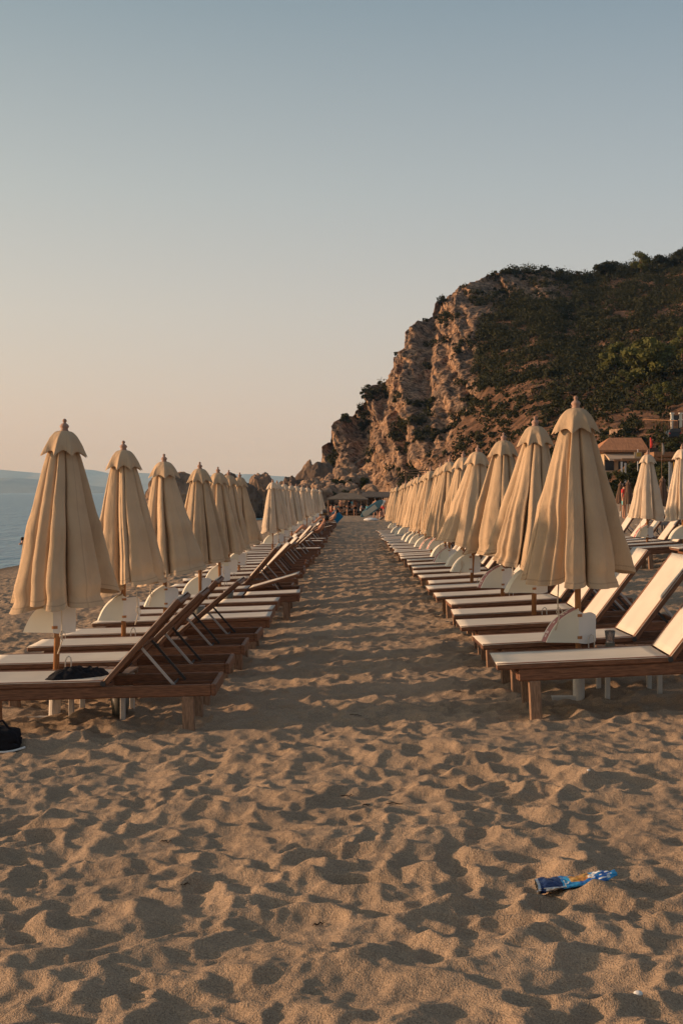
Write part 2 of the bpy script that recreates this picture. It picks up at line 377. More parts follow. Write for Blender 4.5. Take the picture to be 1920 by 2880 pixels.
mountain(13500, [(-1600, 1340), (-500, 1352), (-100, 1343), (60, 1343), (180, 1356), (330, 1374), (460, 1386)], 9, 2600)

# ------------------------------------------------------------------ headland and hillside
SIL = [(905, 1309), (906, 1250), (929, 1244), (933, 1197), (953, 1176), (989, 1171), (1004, 1153), (1039, 1113), (1043, 1098), (1072, 1082), (1099, 1071), (1110, 1038), (1113, 1006), (1129, 985), (1152, 970), (1150, 950), (1145, 930), (1172, 905), (1212, 893), (1225, 852), (1271, 829), (1291, 806), (1320, 799), (1364, 777), (1411, 765), (1477, 763), (1543, 762), (1583, 774), (1643, 772), (1669, 778), (1700, 758), (1762, 755), (1800, 742), (1862, 738), (1915, 718), (2050, 690), (2300, 660), (2700, 690)]
sil = np.array(SIL, float)
seg = np.concatenate([[0], np.cumsum(np.hypot(np.diff(sil[:, 0]), np.diff(sil[:, 1])))])
NC, NR = 720, 300
sv = np.concatenate([np.linspace(0, seg[-4], 640, endpoint=False), np.linspace(seg[-4], seg[-1], 80)])
rpx = np.interp(sv, seg, sil[:, 0]); rpy = np.interp(sv, seg, sil[:, 1])
fpx = np.interp(sv, seg, np.linspace(0, 1, len(seg)))  # placeholder, replaced below
# foot of each column: the columns lean where the silhouette overhangs, otherwise they stand upright
fpx = np.maximum.accumulate(rpx + np.interp(rpx, [905, 1000, 1150, 1400, 3000], [0, 6, 0, 0, 0]))
fpx = fpx + np.linspace(0, 6, NC)
fpy = np.interp(fpx, [905, 1000, 1060, 1300, 1500, 1700, 2000, 2700], [1405, 1425, 1432, 1424, 1400, 1385, 1385, 1392])
Yf = np.interp(fpx, [905, 930, 1030, 1110, 1250, 1480, 1700, 1920, 2700], [287, 276, 246, 232, 214, 170, 142, 128, 105])
Yr = np.interp(rpx, [905, 1040, 1145, 1300, 1480, 1700, 1920, 2700], [291, 310, 330, 358, 390, 400, 400, 330])
vv = np.linspace(0, 1, NR)[:, None]
pw = np.interp(rpx, [905, 1150, 1350, 1500, 2700], [1.0, 1.1, 1.3, 1.7, 1.9])[None, :]
hpx = fpx + (rpx - fpx) * vv; hpy = fpy + (rpy - fpy) * vv
hY = Yf + (Yr - Yf) * vv ** pw
X0 = (hpx - VX) / F * hY; Z0 = CAMZ - (hpy - VY) / F * hY
# rockiness: 1 on the sea cliff, 0 on the scrubby slope
edge = np.interp(hpy, [760, 800, 880, 980, 1080, 1180, 1290, 1420], [1420, 1400, 1350, 1335, 1345, 1315, 1240, 1150])
wob = 85 * fbm(X0 / 12, Z0 / 9, hY / 40, 77, 4)
rock = np.clip((edge + wob - hpx) / 50 + .5, 0, 1)
top_rock = np.clip(1.6 - np.abs(hpy - 808 - 25 * fbm(X0 / 8, 0, 0, 3, 2)) / 36, 0, 1) * np.clip((1590 - hpx) / 40, 0, 1) * np.clip((hpx - 1280) / 40, 0, 1) * (fbm(X0 / 6, Z0 / 6, 0, 55, 3) > -.25)
outc = np.clip((fbm(X0 / 5, Z0 / 4, hY / 12, 91, 3) - .46) * 9, 0, 1)
rock = np.maximum(rock, np.maximum(top_rock, outc))
# relief, in metres towards the viewer and the sea
lean = X0 + .07 * Z0
big = ridged(lean / 13, Z0 / 34, hY / 60, 21, 3)
med = ridged(lean / 4.6 + .3 * fbm(X0 / 6, Z0 / 6, 0, 4, 2), Z0 / 9.5, hY / 20, 33, 4)
blk = fbm(X0 / 2.1, Z0 / 2.6, hY / 5, 44, 4)
wl_ = lean + 1.6 * fbm(X0 / 5, Z0 / 5, hY / 20, 61, 3); wz_ = Z0 + 2.5 * fbm(X0 / 6, Z0 / 6, hY / 20, 62, 3)
def pillars(w, h, sd):
    return np.minimum(bowls((wl_ / w * 1.0).ravel() + 300, (wz_ / h).ravel() + 300, 1.0, sd, 1.0).reshape(X0.shape), .9)
dep = rock * (1.8 * (big - .6) + np.interp(hpx, [905, 960, 1080], [2.5, 5.0, 15.0]) * (.35 - pillars(10.5, 42.0, 61)) + 7.0 * (.35 - pillars(4.2, 19, 63)) + 2.8 * (.35 - pillars(1.7, 6.5, 65)) + .45 * blk) + (1 - rock) * (2.8 * fbm(X0 / 14, Z0 / 9, hY / 20, 8, 3) + .7 * fbm(X0 / 3, Z0 / 3, hY / 5, 18, 3))
fade = np.clip(vv / .02, 0, 1) * np.clip((1 - vv) / .015, .12, 1) * np.clip((rpx - 905) / 16, .1, 1)
k = 1 - dep * fade / hY
X1 = X0 * k - .35 * dep * fade * rock; Y1 = hY * k; Z1 = CAMZ + (Z0 - CAMZ) * k
jit = np.clip(vv / .05, 0, 1)
X1 = X1 + jit * rock * (.55 * fbm(X0 / 1.6, Z0 / 1.6, hY / 3, 70, 3)); Z1 = Z1 + jit * (rock * .6 + .3) * .8 * fbm(X0 / 1.3, Z0 / 3, hY / 3, 71, 3)
# land behind the skyline, falling to the sea
bX, bY, bZ, bR = [X1], [Y1], [Z1], [rock]
tx, ty, tz = X1[-1], Y1[-1], Z1[-1]
for t in np.linspace(0.06, 1, 16):
    bX.append((tx + 30 * t * np.clip((rpx - 905) / 500, 0, 1))[None]); bY.append((ty + 12 * t + 110 * t * np.clip((rpx - 905) / 400, 0.02, 1))[None])
    bZ.append((tz + (-2 - tz) * t ** 1.5)[None]); bR.append(rock[-1:])
HX, HY, HZ, HR = (np.concatenate(q) for q in (bX, bY, bZ, bR))
rockm = bpy.data.materials.new('cliff_rock'); rockm.use_nodes = True
n = rockm.node_tree.nodes; L = rockm.node_tree.links; b = n['Principled BSDF']
b.inputs['Roughness'].default_value = .95; b.inputs['Specular IOR Level'].default_value = .1
geo = n.new('ShaderNodeNewGeometry')
def rtex(sc, vec=None, det=5, rough=.6):
    t = n.new('ShaderNodeTexNoise'); t.inputs['Scale'].default_value = sc; t.inputs['Detail'].default_value = det; t.inputs['Roughness'].default_value = rough
    L.new(vec or geo.outputs['Position'], t.inputs['Vector']); return t
def ramp(src, stops):
    r = n.new('ShaderNodeValToRGB'); el_ = r.color_ramp.elements
    while len(el_) < len(stops): el_.new(.5)
    for q, (p_, c_) in zip(el_, stops): q.position = p_; q.color = (*c_, 1)
    L.new(src, r.inputs[0]); return r
def mixc(f, a, b_, typ='MIX'):
    x = n.new('ShaderNodeMix'); x.data_type = 'RGBA'; x.blend_type = typ
    if isinstance(f, float): x.inputs[0].default_value = f
    else: L.new(f, x.inputs[0])
    L.new(a, x.inputs[6]); L.new(b_, x.inputs[7]); return x.outputs[2]
mpv = n.new('ShaderNodeMapping'); mpv.inputs['Scale'].default_value = (.75, .75, .09); L.new(geo.outputs['Position'], mpv.inputs[0])
c1 = ramp(rtex(.16).outputs['Fac'], [(.30, (.18, .135, .10)), (.45, (.32, .21, .14)), (.60, (.50, .30, .175)), (.78, (.42, .32, .23))])
c2 = ramp(rtex(1.0, mpv.outputs[0], 6, .7).outputs['Fac'], [(.38, (.22, .21, .20)), (.55, (1, 1, 1))])
c3 = ramp(rtex(1.1, None, 6, .72).outputs['Fac'], [(.38, (.34, .33, .32)), (.55, (1, 1, 1))])
rc = mixc(1.0, mixc(1.0, c1.outputs[0], c2.outputs[0], 'MULTIPLY'), c3.outputs[0], 'MULTIPLY')  # dark stains and cracks, with shade of the recesses painted into the colour too
s1 = ramp(rtex(.35, None, 6, .65).outputs['Fac'], [(.3, (.045, .032, .018)), (.5, (.13, .070, .040)), (.7, (.27, .15, .088))])
at = n.new('ShaderNodeAttribute'); at.attribute_name = 'rockiness'
L.new(mixc(at.outputs['Fac'], s1.outputs[0], rc), b.inputs['Base Color'])
bp = n.new('ShaderNodeBump'); bp.inputs['Strength'].default_value = 1.0; bp.inputs['Distance'].default_value = .5
L.new(rtex(1.3, None, 8, .7).outputs['Fac'], bp.inputs['Height']); L.new(bp.outputs[0], b.inputs['Normal'])
head = np_mesh('headland_hill', np.stack([HX, HY, HZ], -1).reshape(-1, 3), grid_faces(HX.shape[0], NC), rockm)
a_ = head.data.attributes.new('rockiness', 'FLOAT', 'POINT'); a_.data.foreach_set('value', HR.astype(np.float32).ravel())
tag(head, kind='structure')

# scrub on the hillside: uncountable low bushes, one object
rs = np.random.RandomState(5)
def leaf_cloud(C_, rad, nleaf, size, rng, flat=.75):
    """quads scattered in lumpy ellipsoids round the centres C_ (n,3)"""
    m = len(C_); d = rng.normal(size=(m, nleaf, 3)); d /= np.linalg.norm(d, axis=-1, keepdims=True) + 1e-9
    rr = rng.uniform(.45, 1.08, size=(m, nleaf, 1))
    pos = C_[:, None, :] + d * rr * rad[:, None, None] * np.array([1, 1, flat])
    q1 = rng.normal(size=(m, nleaf, 3)); nrm = d + .7 * q1; nrm /= np.linalg.norm(nrm, axis=-1, keepdims=True)
    t = np.cross(nrm, rng.normal(size=(m, nleaf, 3))); t /= np.linalg.norm(t, axis=-1, keepdims=True) + 1e-9
    u = np.cross(nrm, t); s = (size * rng.uniform(.6, 1.4, size=(m, nleaf, 1)))
    V = np.stack([pos - t * s - u * s * .6, pos + t * s - u * s * .6, pos + t * s + u * s * .6, pos - t * s + u * s * .6], 2).reshape(-1, 3)
    Fq = np.arange(len(V)).reshape(-1, 4); return V, Fq
def leafmat(name, c, c2, sc):
    return mat(name, c, .85, .15, col2=c2, vscale=sc, vdet=3, trans=.2)
M['scrub'] = leafmat('scrub_leaf', (.048, .046, .018), (.020, .023, .010), .2)
M['pine'] = leafmat('pine_leaf', (.135, .132, .040), (.065, .07, .022), .5)
M['bush'] = leafmat('bush_leaf', (.07, .075, .03), (.03, .035, .015), .8)
M['bark'] = mat('bark', (.16, .10, .065), .9, .1, var=.5, vscale=4)
prob = (1 - rock) * np.clip(.55 + 1.4 * fbm(X0 / 7, Z0 / 6, hY / 15, 14, 3), .02, 1)
prob = prob * np.interp(hpy, [700, 1080, 1180, 1300, 1400], [1.15, 1.0, .33, .30, .45])
prob = prob + rock * .22 * (fbm(X0 / 7, Z0 / 5, hY / 12, 15, 3) > .20) * np.interp(hpx, [950, 1120, 1250], [.5, 1.0, 1.8]) + (vv > .985) * .5 * (fbm(rpx / 18, 0, 0, 6, 2)[None] > np.interp(rpx, [900, 1280, 1600, 1700], [.16, .12, .05, -.1])[None])
ok = (hpx < 2250) & (hpx > 925); prob = prob * ok
wgt = (prob * hY ** 1.5).ravel(); wgt /= wgt.sum()
NB = 5600; idx = rs.choice(len(wgt), NB, p=wgt)
C_ = np.stack([X1.ravel()[idx], Y1.ravel()[idx], Z1.ravel()[idx]], -1) + rs.normal(size=(NB, 3)) * .3
rad = rs.gamma(5, .18, NB) * np.interp(C_[:, 1], [140, 350], [.8, 1.5]); rad = np.clip(rad, .4, 2.6)
rad = np.where(rock.ravel()[idx] > .5, rad * .65, rad)
C_[:, 2] += rad * .25
V, Fq = leaf_cloud(C_, rad, 58, .185, rs)
tag(np_mesh('scrub', V, Fq, M['scrub'], smooth=False), 'dark green scrub covering the hillside above the beach', 'scrub', kind='stuff')

hillpts = np.stack([hpx.ravel(), hpy.ravel()], -1)
def on_hill(px, py):
    i = int(np.argmin((hpx - px) ** 2 + (hpy - py) ** 2)); return Vector((X1.ravel()[i], Y1.ravel()[i], Z1.ravel()[i]))

def tree(label, px, py_base, h_px, w_px, leaf='pine', name='pine_tree', group=None, seed=1, nblob=16, cat='tree', at=None, trunk=.28):
    p = at if at is not None else on_hill(px, py_base); sc = p.y / F
    h, wd = h_px * sc, w_px * sc
    t = thing(name, label, cat, p - Vector((0, 0, .2)), 0, group); rg = np.random.RandomState(seed)
    tb = MB(); tb.tube([(0, 0, -.5), (.02 * h, 0, h * .3), (-.02 * h, .02 * h, h * .62), (0, 0, h * .85)], [.035 * h, .028 * h, .02 * h, .008 * h], 7)
    cc = []; rr = []
    for i in range(nblob):
        v = (i + .5) / nblob; z = h * (trunk + (1 - trunk) * v * .93); lim = wd * .5 * (math.sin(math.pi * (.16 + .74 * v)) ** .8)
        a = rg.uniform(0, 6.28); q = lim * rg.uniform(.35, .85)
        c = (math.cos(a) * q, math.sin(a) * q, z); cc.append(c); rr.append(wd * rg.uniform(.13, .23))
        tb.tube([(0, 0, z - .12 * h), (c[0] * .6, c[1] * .6, z - .04 * h), c], [.014 * h, .009 * h, .004 * h], 5)
    tb.build('trunk', M['bark'], t, smooth=True)
    V, Fq = leaf_cloud(np.array(cc), np.array(rr), 230, wd * .026, rg, .62)
    np_mesh('crown', V, Fq, M[leaf], t, smooth=False)
    return t
tree('large bright pine, biggest of the trees on the slope', 1822, 1085, 132, 150, seed=2, nblob=26)
tree('paler pine left of the biggest pine on the slope', 1726, 1062, 96, 96, seed=3, nblob=16)
tree('small pine below the pale pine on the slope', 1742, 1106, 68, 60, seed=4, nblob=10)
tree('pine at the right picture edge above the slope', 1912, 1030, 110, 90, seed=5, nblob=14)
tree('narrow pine low on the bare slope at right', 1868, 1160, 88, 56, seed=6, nblob=12)
tree('bushy pine beside the narrow pine on the bare slope', 1835, 1128, 48, 60, seed=8, nblob=10)
tree('spiky pine standing out on the skyline', 1796, 778, 66, 62, seed=7, nblob=12)
tree('round dark tree on the skyline by the dip', 1700, 786, 44, 74, 'scrub', 'evergreen_tree', seed=9, nblob=10)
tree('wide dark tree on the skyline right of the spiky pine', 1862, 764, 40, 80, 'scrub', 'evergreen_tree', seed=10, nblob=10)
tree('dark tree on the skyline at the right picture edge', 1915, 748, 48, 60, 'scrub', 'evergreen_tree', seed=12, nblob=10)
tree('low dark bush on the ridge left of the dip', 1565, 790, 24, 40, 'scrub', 'ridge_bush', seed=13, nblob=6, cat='bush', trunk=.1)
tree('green bush on the cliff edge above the bay', 972, 1190, 26, 42, 'bush', 'cliff_bush', seed=14, nblob=7, cat='bush', trunk=.1)

# ------------------------------------------------------------------ rocks
M['boulder'] = mat('boulder_rock', (.34, .225, .15), .95, .1, col2=(.17, .115, .08), vscale=.9, vdet=8, bump=1.0, bscale=3)
M['dark_rock'] = mat('dark_rock', (.20, .14, .10), .95, .1, col2=(.09, .065, .05), vscale=.5, vdet=8, bump=1.0, bscale=2)
def rock_mesh(seed, sub=5, rough=.35):
    bm = bmesh.new(); bmesh.ops.create_icosphere(bm, subdivisions=sub, radius=1)
    V = np.array([v.co[:] for v in bm.verts])
    d = 1 + rough * fbm(V[:, 0] * 1.1, V[:, 1] * 1.1, V[:, 2] * 1.1, seed, 3) + rough * .45 * (ridged(V[:, 0] * 2.4, V[:, 1] * 2.4, V[:, 2] * 2.4, seed + 3, 4) - .5)
    V = V * d[:, None]
    for v, c in zip(bm.verts, V): v.co = c
    me = bpy.data.meshes.new('rock'); bm.to_mesh(me); bm.free(); return me
def rock_at(name, label, px0, px1, top, bot, Y, m, seed, depth=1.0, group=None, rough=.35, tilt=0.0):
    a = P((px0 + px1) / 2, bot, Y); sx = (px1 - px0) / 2 / F * Y; hz = (bot - top) / F * Y
    me = rock_mesh(seed, 5, rough); me.materials.append(m)
    o = link(name, me); ext = max(abs(v.co.z) for v in me.vertices)
    o.location = a + Vector((0, 0, hz * .15)); o.scale = (sx * 1.0, sx * depth, hz * .9 / ext); o.rotation_euler = (0, tilt, R.uniform(-.3, .3))
    return tag(o, label, 'rock', group)
rock_at('sea_rock', 'big sunlit rock standing in the sea behind the umbrellas', 408, 592, 1322, 1452, 150, M['boulder'], 5, .9)
rock_at('sea_rock', 'dark broad rock in the sea between the two umbrella groups', 585, 735, 1334, 1452, 140, M['dark_rock'], 6, .8)
rock_at('sea_rock', 'pale topped rock behind the dark broad rock', 690, 790, 1332, 1440, 165, M['boulder'], 8, .9)
rock_at('sea_rock', 'small rounded rock right of the pale topped rock', 775, 850, 1341, 1430, 158, M['dark_rock'], 9, .9)
rock_at('sea_rock', 'little dark stack left of the big sunlit rock', 408, 440, 1372, 1410, 210, M['dark_rock'], 11, .9)
rock_at('sea_rock', 'low flat rock at the waterline', 560, 690, 1398, 1450, 128, M['boulder'], 12, .6)
rock_at('rock_pinnacle', 'orange rock pinnacle beside the cliff', 838, 890, 1298, 1420, 178, M['boulder'], 15, .8, rough=.16)
rock_at('rock_mound', 'smooth brown rock mound below the cliff edge', 826, 985, 1306, 1470, 160, M['dark_rock'], 17, .9, rough=.16, tilt=-.12)
protos = []
for i in range(5):
    me = rock_mesh(30 + i, 3, .42); me.materials.append(M['boulder']); protos.append(me)
rb = random.Random(3)
for i in range(170):
    px = rb.uniform(850, 1050); lo = np.interp(px, [850, 900, 960, 1030, 1050], [1375, 1350, 1318, 1330, 1390])
    py = lo + (1412 - lo) * rb.random() ** .9
    Y = np.interp(py, [1310, 1412], [158, 138]) + rb.uniform(-2, 2); p = P(px, py, Y)
    s = rb.choice([.22, .28, .35, .4, .5, .6, .8, 1.0]) * .9
    o = link('boulder', rb.choice(protos)); o.location = p; o.scale = (s * rb.uniform(.8, 1.3), s, s * rb.uniform(.7, 1.1)); o.rotation_euler = (rb.uniform(0, 6), rb.uniform(0, 6), rb.uniform(0, 6))
    tag(o, 'rough boulder in the heap at the foot of the cliff', 'boulder', 'boulders heaped at the foot of the cliff')
for i in range(16):
    px = rb.uniform(905, 1035); py = rb.uniform(1338, 1400); Y = np.interp(py, [1310, 1412], [156, 137])
    tree('low dark shrub growing among the fallen boulders', 0, 0, rb.uniform(10, 20), rb.uniform(22, 40), 'bush', 'boulder_shrub', 'shrubs among the boulders', 60 + i, 6, 'bush', P(px, py + 4, Y - 1.2), .05)
# the slope of rubble the boulders lie on
q = np.linspace(0, 1, 60); gx, gv = np.meshgrid(np.linspace(830, 1075, 60), q, indexing='xy')
lo = np.interp(gx, [830, 900, 960, 1030, 1075], [1385, 1352, 1320, 1334, 1400]); gy = 1440 + (lo - 1440) * gv; gY = 134 + 28 * gv
xx = (gx - VX) / F * gY; zz = CAMZ - (gy - VY) / F * gY + .5 * fbm(xx / 1.5, gY / 1.5, 0, 5, 4)
o = np_mesh('rubble_slope', np.stack([xx, gY, zz], -1).reshape(-1, 3), grid_faces(60, 60), M['dark_rock']); tag(o, kind='structure')

# ------------------------------------------------------------------ umbrellas
def canopy_mesh(seed, skew=(0, 0), wide=1.0, material=None, cre=None, n=320, m=48):
    rg = random.Random(seed)
    ws = [rg.uniform(.6, 1.5) for _ in range(8)]; tot = sum(ws); ed = [0]
    for x in ws: ed.append(ed[-1] + x / tot)
    ph = rg.uniform(0, 1)
    if cre:                                       # crease directions read off the photograph, degrees
        ed = [(q_ - cre[0]) / 360 for q_ in cre] + [1.0]; ph = cre[0] / 360; ws = [ed[i + 1] - ed[i] for i in range(len(cre))]; tot = 1.0
    gk = [rg.choice([.62, .75, 1.35, 1.6]) for _ in ws]; ak = [rg.uniform(.75, 1.15) for _ in ws]; hk = [rg.uniform(-.05, .045) for _ in ws]; rk = [rg.uniform(-.10, .16) for _ in ws]
    th = np.arange(n) / n; k = np.searchsorted(ed, th, side='right') - 1; k = np.clip(k, 0, len(ws) - 1)
    u = (th - np.array(ed)[k]) / (np.array(ws)[k] / tot)
    f = np.sin(np.pi * u ** np.array(gk)[k]) ** .62
    t = np.linspace(0, 1, m)[:, None]; A = .30 + .34 * np.clip(t * 2.0, 0, 1)
    sgn = np.array([rg.choice([1, 1, -1]) for _ in ws])[k]; ue = np.where(sgn > 0, u, 1 - u)
    gp = np.array([rg.uniform(3.2, 8) for _ in ws])[k]; tl = np.array([rg.uniform(.05, .34) for _ in ws])[k]
    f = np.clip(1 - np.abs(2 * u - 1) ** gp, 0, 1) ** .62
    lw = np.array(ws)[k] / tot * 2 * np.pi
    chord = np.cos(np.minimum(lw, 1.5) / 2) / np.cos((u - .5) * np.minimum(lw, 1.5)); fl = np.array([rg.uniform(.35, .9) for _ in ws])[k]
    sub = .045 * np.cos((u * np.array([rg.choice([2, 3, 4]) for _ in ws])[k] + .25) * 2 * np.pi) * np.array([rg.uniform(-.5, 1.2) for _ in ws])[k]
    body = (1 - tl * ue ** 1.3) * (1 - fl * (1 - chord)) + sub * np.clip(t * 1.6, 0, 1)
    Rr = .122 + .275 * wide * t ** .86 + .018 * np.exp(-((t - .50) / .07) ** 2) * np.array(rk)[k] * 6
    r = Rr * (1 + np.array(rk)[k] * t) * body * (1 - A * (1 - f))
    a = (th + ph) * 2 * np.pi + .07 * np.sin(2 * np.pi * (th * 3 + seed)) * t - sgn * .10 * lw * np.sin(np.pi * np.clip(ue / .30, 0, 1)) * np.clip(t * 3, .3, 1) + .10 * noise3(t * 2.2 + 0 * th, np.floor(k) + 0 * t, seed, 12)
    r = r + t * .014 * noise3(a * 2.2, t * 4 + 0 * a, seed, 2) + .007 * ridged(a * 1.6 + 2.0 * t, t * 7 + 0 * a, seed, 5, 2) * t * (1 - .3 * t)
    # the fold tips draw in where the cloth bunches just above the hem
    r = r * (1 - .07 * np.exp(-((t - .93) / .05) ** 2) * (np.array(hk)[k] < 0))
    zt, zb = 2.07, .905
    z = zt + (zb + (np.array(hk)[k] - .05 * f * (1 - .5 * (2 * u - 1) ** 2) + .03) - zt) * t
    z = z + skew[0] * 1.1 * np.cos(a) * t ** 2.2
    x = r * np.cos(a) * 1.06 + skew[0] * t ** 1.3; y = r * np.sin(a) * .96 + skew[1] * t ** 1.3
    # the hem turns in a little and the pleats close over the top
    V = np.stack([x, y, z + 0 * x], -1).reshape(-1, 3)
    me_o = np_mesh('canopy', V, grid_faces(m, n, True), material or M['canvas']); cloth_uv(me_o, m, n)
    return me_o
def vent_mesh(seed, material=None, n=128, m=16):
    rg = random.Random(seed); t = np.linspace(0, 1, m)[:, None]; th = np.arange(n) / n * 2 * np.pi; ph = rg.uniform(0, 6)
    fold = 1 - 2 * np.abs(np.sin(4 * th + ph + .25 * np.sin(3 * th + seed))) ** .85
    r = .036 + .132 * t ** .66 ; r = r * (1 + (.02 + .15 * t ** 1.5) * fold) + .006 * noise3(th * 3, t * 4 + 0 * th, seed, 1)
    z = 2.225 - .160 * t ** 1.3 - .045 * (t ** 2.5) * (.5 + .5 * fold) + .012 * noise3(th * 1.5, t + 0 * th, seed, 9) * t
    V = np.stack([r * np.cos(th), r * np.sin(th), z], -1).reshape(-1, 3)
    o = np_mesh('vent_cap', V, grid_faces(m, n, True), material or M['canvas']); cloth_uv(o, m, n); return o
FIN = [(.0, 2.205), (.030, 2.21), (.034, 2.228), (.027, 2.242), (.036, 2.256), (.036, 2.266), (.026, 2.278), (.014, 2.286), (.012, 2.292), (.017, 2.300), (.017, 2.308), (.010, 2.318), (.0, 2.322)]
shared = {}
def once(key, fn):
    if key not in shared: shared[key] = fn().data; 
    return shared[key]
def part_from(key, name, fn, parent):
    if key in shared: return link(name, shared[key], parent)
    o = fn(); o.name = name; o.parent = parent; shared[key] = o.data; return o
def mk_pole():
    mb = MB(); mb.tube([(0, 0, .22), (0, 0, 1.2), (0, 0, 2.22)], .024, 12); return mb.build('pole', M['pole_wood'], smooth=True)
def mk_sleeve():
    mb = MB(); mb.lathe([(.0, -.15), (.046, -.15), (.046, .33), (.040, .36), (.03, .37), (.0, .37)], 14); mb.box((-.10, 0, -.02), (.22, .07, .05)); return mb.build('base_sleeve', M['white_metal'], smooth=False)
def mk_finial():
    mb = MB(); mb.lathe(FIN, 12); return mb.build('finial', M['finial'], smooth=True)
def mk_strap(sd):
    rg = random.Random(sd); mb = MB(); a = rg.uniform(2.6, 3.8) if sd % 2 else rg.uniform(0, 6.2); x, y = .17 * math.cos(a), .17 * math.sin(a) - .1
    mb.tube([(x * .7, y * .7, 1.0), (x * .95, y, .88), (x, y + .01, .74), (x + .01, y, .62), (x - .02, y, .52)], .0055, 5)
    mb.tube([(x, y, .70), (x + .03, y, .68), (x + .035, y, .64), (x + .01, y, .62), (x - .01, y, .66), (x, y, .70)], .004, 5)
    return mb.build('tie_cord', M['cord'], smooth=True)
def mk_hook():
    mb = MB(); mb.tube([(.075, -.02, .30), (.075, -.02, .44), (.085, -.02, .47), (.10, -.02, .48), (.115, -.02, .47), (.12, -.02, .44), (.12, -.02, .34)], .005, 6); mb.tube([(.0, -.02, .34), (.08, -.02, .34)], .006, 6)
    return mb.build('hook', M['white_metal'], smooth=True)
def umbrella(x, y, label, seed, group, skew=(0, 0), wide=1.0, leanx=0.0, cm=None, canvas='canvas', scale=1.0, name='beach_umbrella', detail=True, cre=None):
    t = thing(name, label, 'umbrella', (x, y, gz(x, y)), 0, group); t.rotation_euler = (R.uniform(-.025, .025), leanx + R.uniform(-.014, .014), 0); t.scale = (scale,) * 3
    dark = canvas == 'brown_canvas'
    part_from('pole' + ('d' if dark else ''), 'pole', mk_pole, t)
    part_from('sleeve', 'base_sleeve', mk_sleeve, t)
    part_from('finial', 'finial', mk_finial, t)
    part_from(('can', seed, canvas, skew, wide), 'canopy', lambda: canopy_mesh(seed, skew, wide, M[canvas], cre), t)
    part_from(('vent', seed % 7, canvas), 'vent_cap', lambda: vent_mesh(seed % 7, M[canvas]), t)
    if detail:
        part_from(('strap', seed % 5), 'tie_cord', lambda: mk_strap(seed % 5), t); part_from('hook', 'hook', mk_hook, t)
    return t
# ---- the quarter-round box strapped to each pole
def mk_box_parts(printed):
    H, Wd = .265, .245
    A = Vector((-1, .08, 0)).normalized(); B = Vector((.80, .60, 0)).normalized(); D = Vector((-.36, .93, 0)).normalized() * .12 * -1
    D = Vector((-.22, .97, 0)).normalized() * .13
    arc = [(math.sin(i / 12 * math.pi / 2), math.cos(i / 12 * math.pi / 2)) for i in range(13)]
    pts = [Vector((0, -.03, 0)) + A * (Wd * i / 12 + .042 * .74 * math.sin(math.pi * i / 12)) + Vector((0, 0, H * (1 - i / 12) + .042 * .68 * math.sin(math.pi * i / 12))) for i in range(13)]
    o = Vector((0, -.03, 0)); th_ = Vector((.0, .008, 0))
    mb = MB(); k = len(pts); fr = [o] + pts; bk = [q + th_ for q in fr]
    mb.add(fr + bk, [tuple(range(k + 1))[::-1], tuple(range(k + 1, 2 * k + 2))] + [(i, (i + 1) % (k + 1), (i + 1) % (k + 1) + k + 1, i + k + 1) for i in range(k + 1)])
    p1 = mb.build('end_panel', M['panel'])
    mb = MB(); v = []
    for q in pts: v += [q, q + D * .14, q + D * .86, q + D]
    mi = [0, 1, 0] if printed else [0, 0, 0]
    for i in range(k - 1):
        for j in range(3): mb.add([v[i * 4 + j], v[i * 4 + j + 1], v[i * 4 + 4 + j + 1], v[i * 4 + 4 + j]], [(0, 1, 2, 3)], mi[j])
    if printed:
        for i in (2, 3, 6, 9, 10):
            a0, a1, b0, b1 = v[i * 4 + 1], v[i * 4 + 2], v[i * 4 + 5], v[i * 4 + 6]
            g = lambda s, r: (a0.lerp(a1, s)).lerp(b0.lerp(b1, s), r) + Vector((-.003, 0, .002))
            lo_, hi_ = (.25, .8) if i % 2 else (.35, .65)
            mb.add([g(lo_, .15), g(hi_, .15), g(hi_, .85), g(lo_, .85)], [(0, 1, 2, 3)], 2)
    p2 = mb.build('curved_cover', [M['panel'], M['pink_print'], M['pale_print']])
    mb = MB(); nn = 8; tp = []
    for i in range(nn + 1):
        s = i / nn; tp.append(o + B * (.185 * s) + Vector((0, 0, H * (1 - .17 * s) - .012 * math.sin(s * math.pi * 2) - .015)))
    bt = [o + B * (.185 * i / nn) + Vector((0, 0, -.012 * math.sin(i / nn * math.pi))) for i in range(nn + 1)]
    fr = tp + bt[::-1]; bk = [q + Vector((-.006, .008, 0)) for q in fr]; m_ = len(fr)
    mb.add(fr + bk, [tuple(range(m_)), tuple(range(m_, 2 * m_))[::-1]] + [(i, i + m_, (i + 1) % m_ + m_, (i + 1) % m_) for i in range(m_)])
    p3 = mb.build('back_panel', M['panel_white'])
    mb = MB(); [mb.lathe([(.026, z_), (.032, z_), (.032, z_ + .022), (.026, z_ + .022)], 12) for z_ in (.03, .20)]; p4 = mb.build('clip', M['pole_wood'])
    return [p1, p2, p3, p4]
box_data = {}
for pr in (True, False):
    ps = mk_box_parts(pr); box_data[pr] = [(p.name.split('.')[0], p.data) for p in ps]
    for p in ps: bpy.data.objects.remove(p)
def pole_box(x, y, z, label, group, printed, rz=0.0):
    t = thing('pole_box', label, 'pole box', (x, y, gz(x, y) + z), rz, group)
    for nm, d in box_data[printed]: link(nm, d, t)
    return t
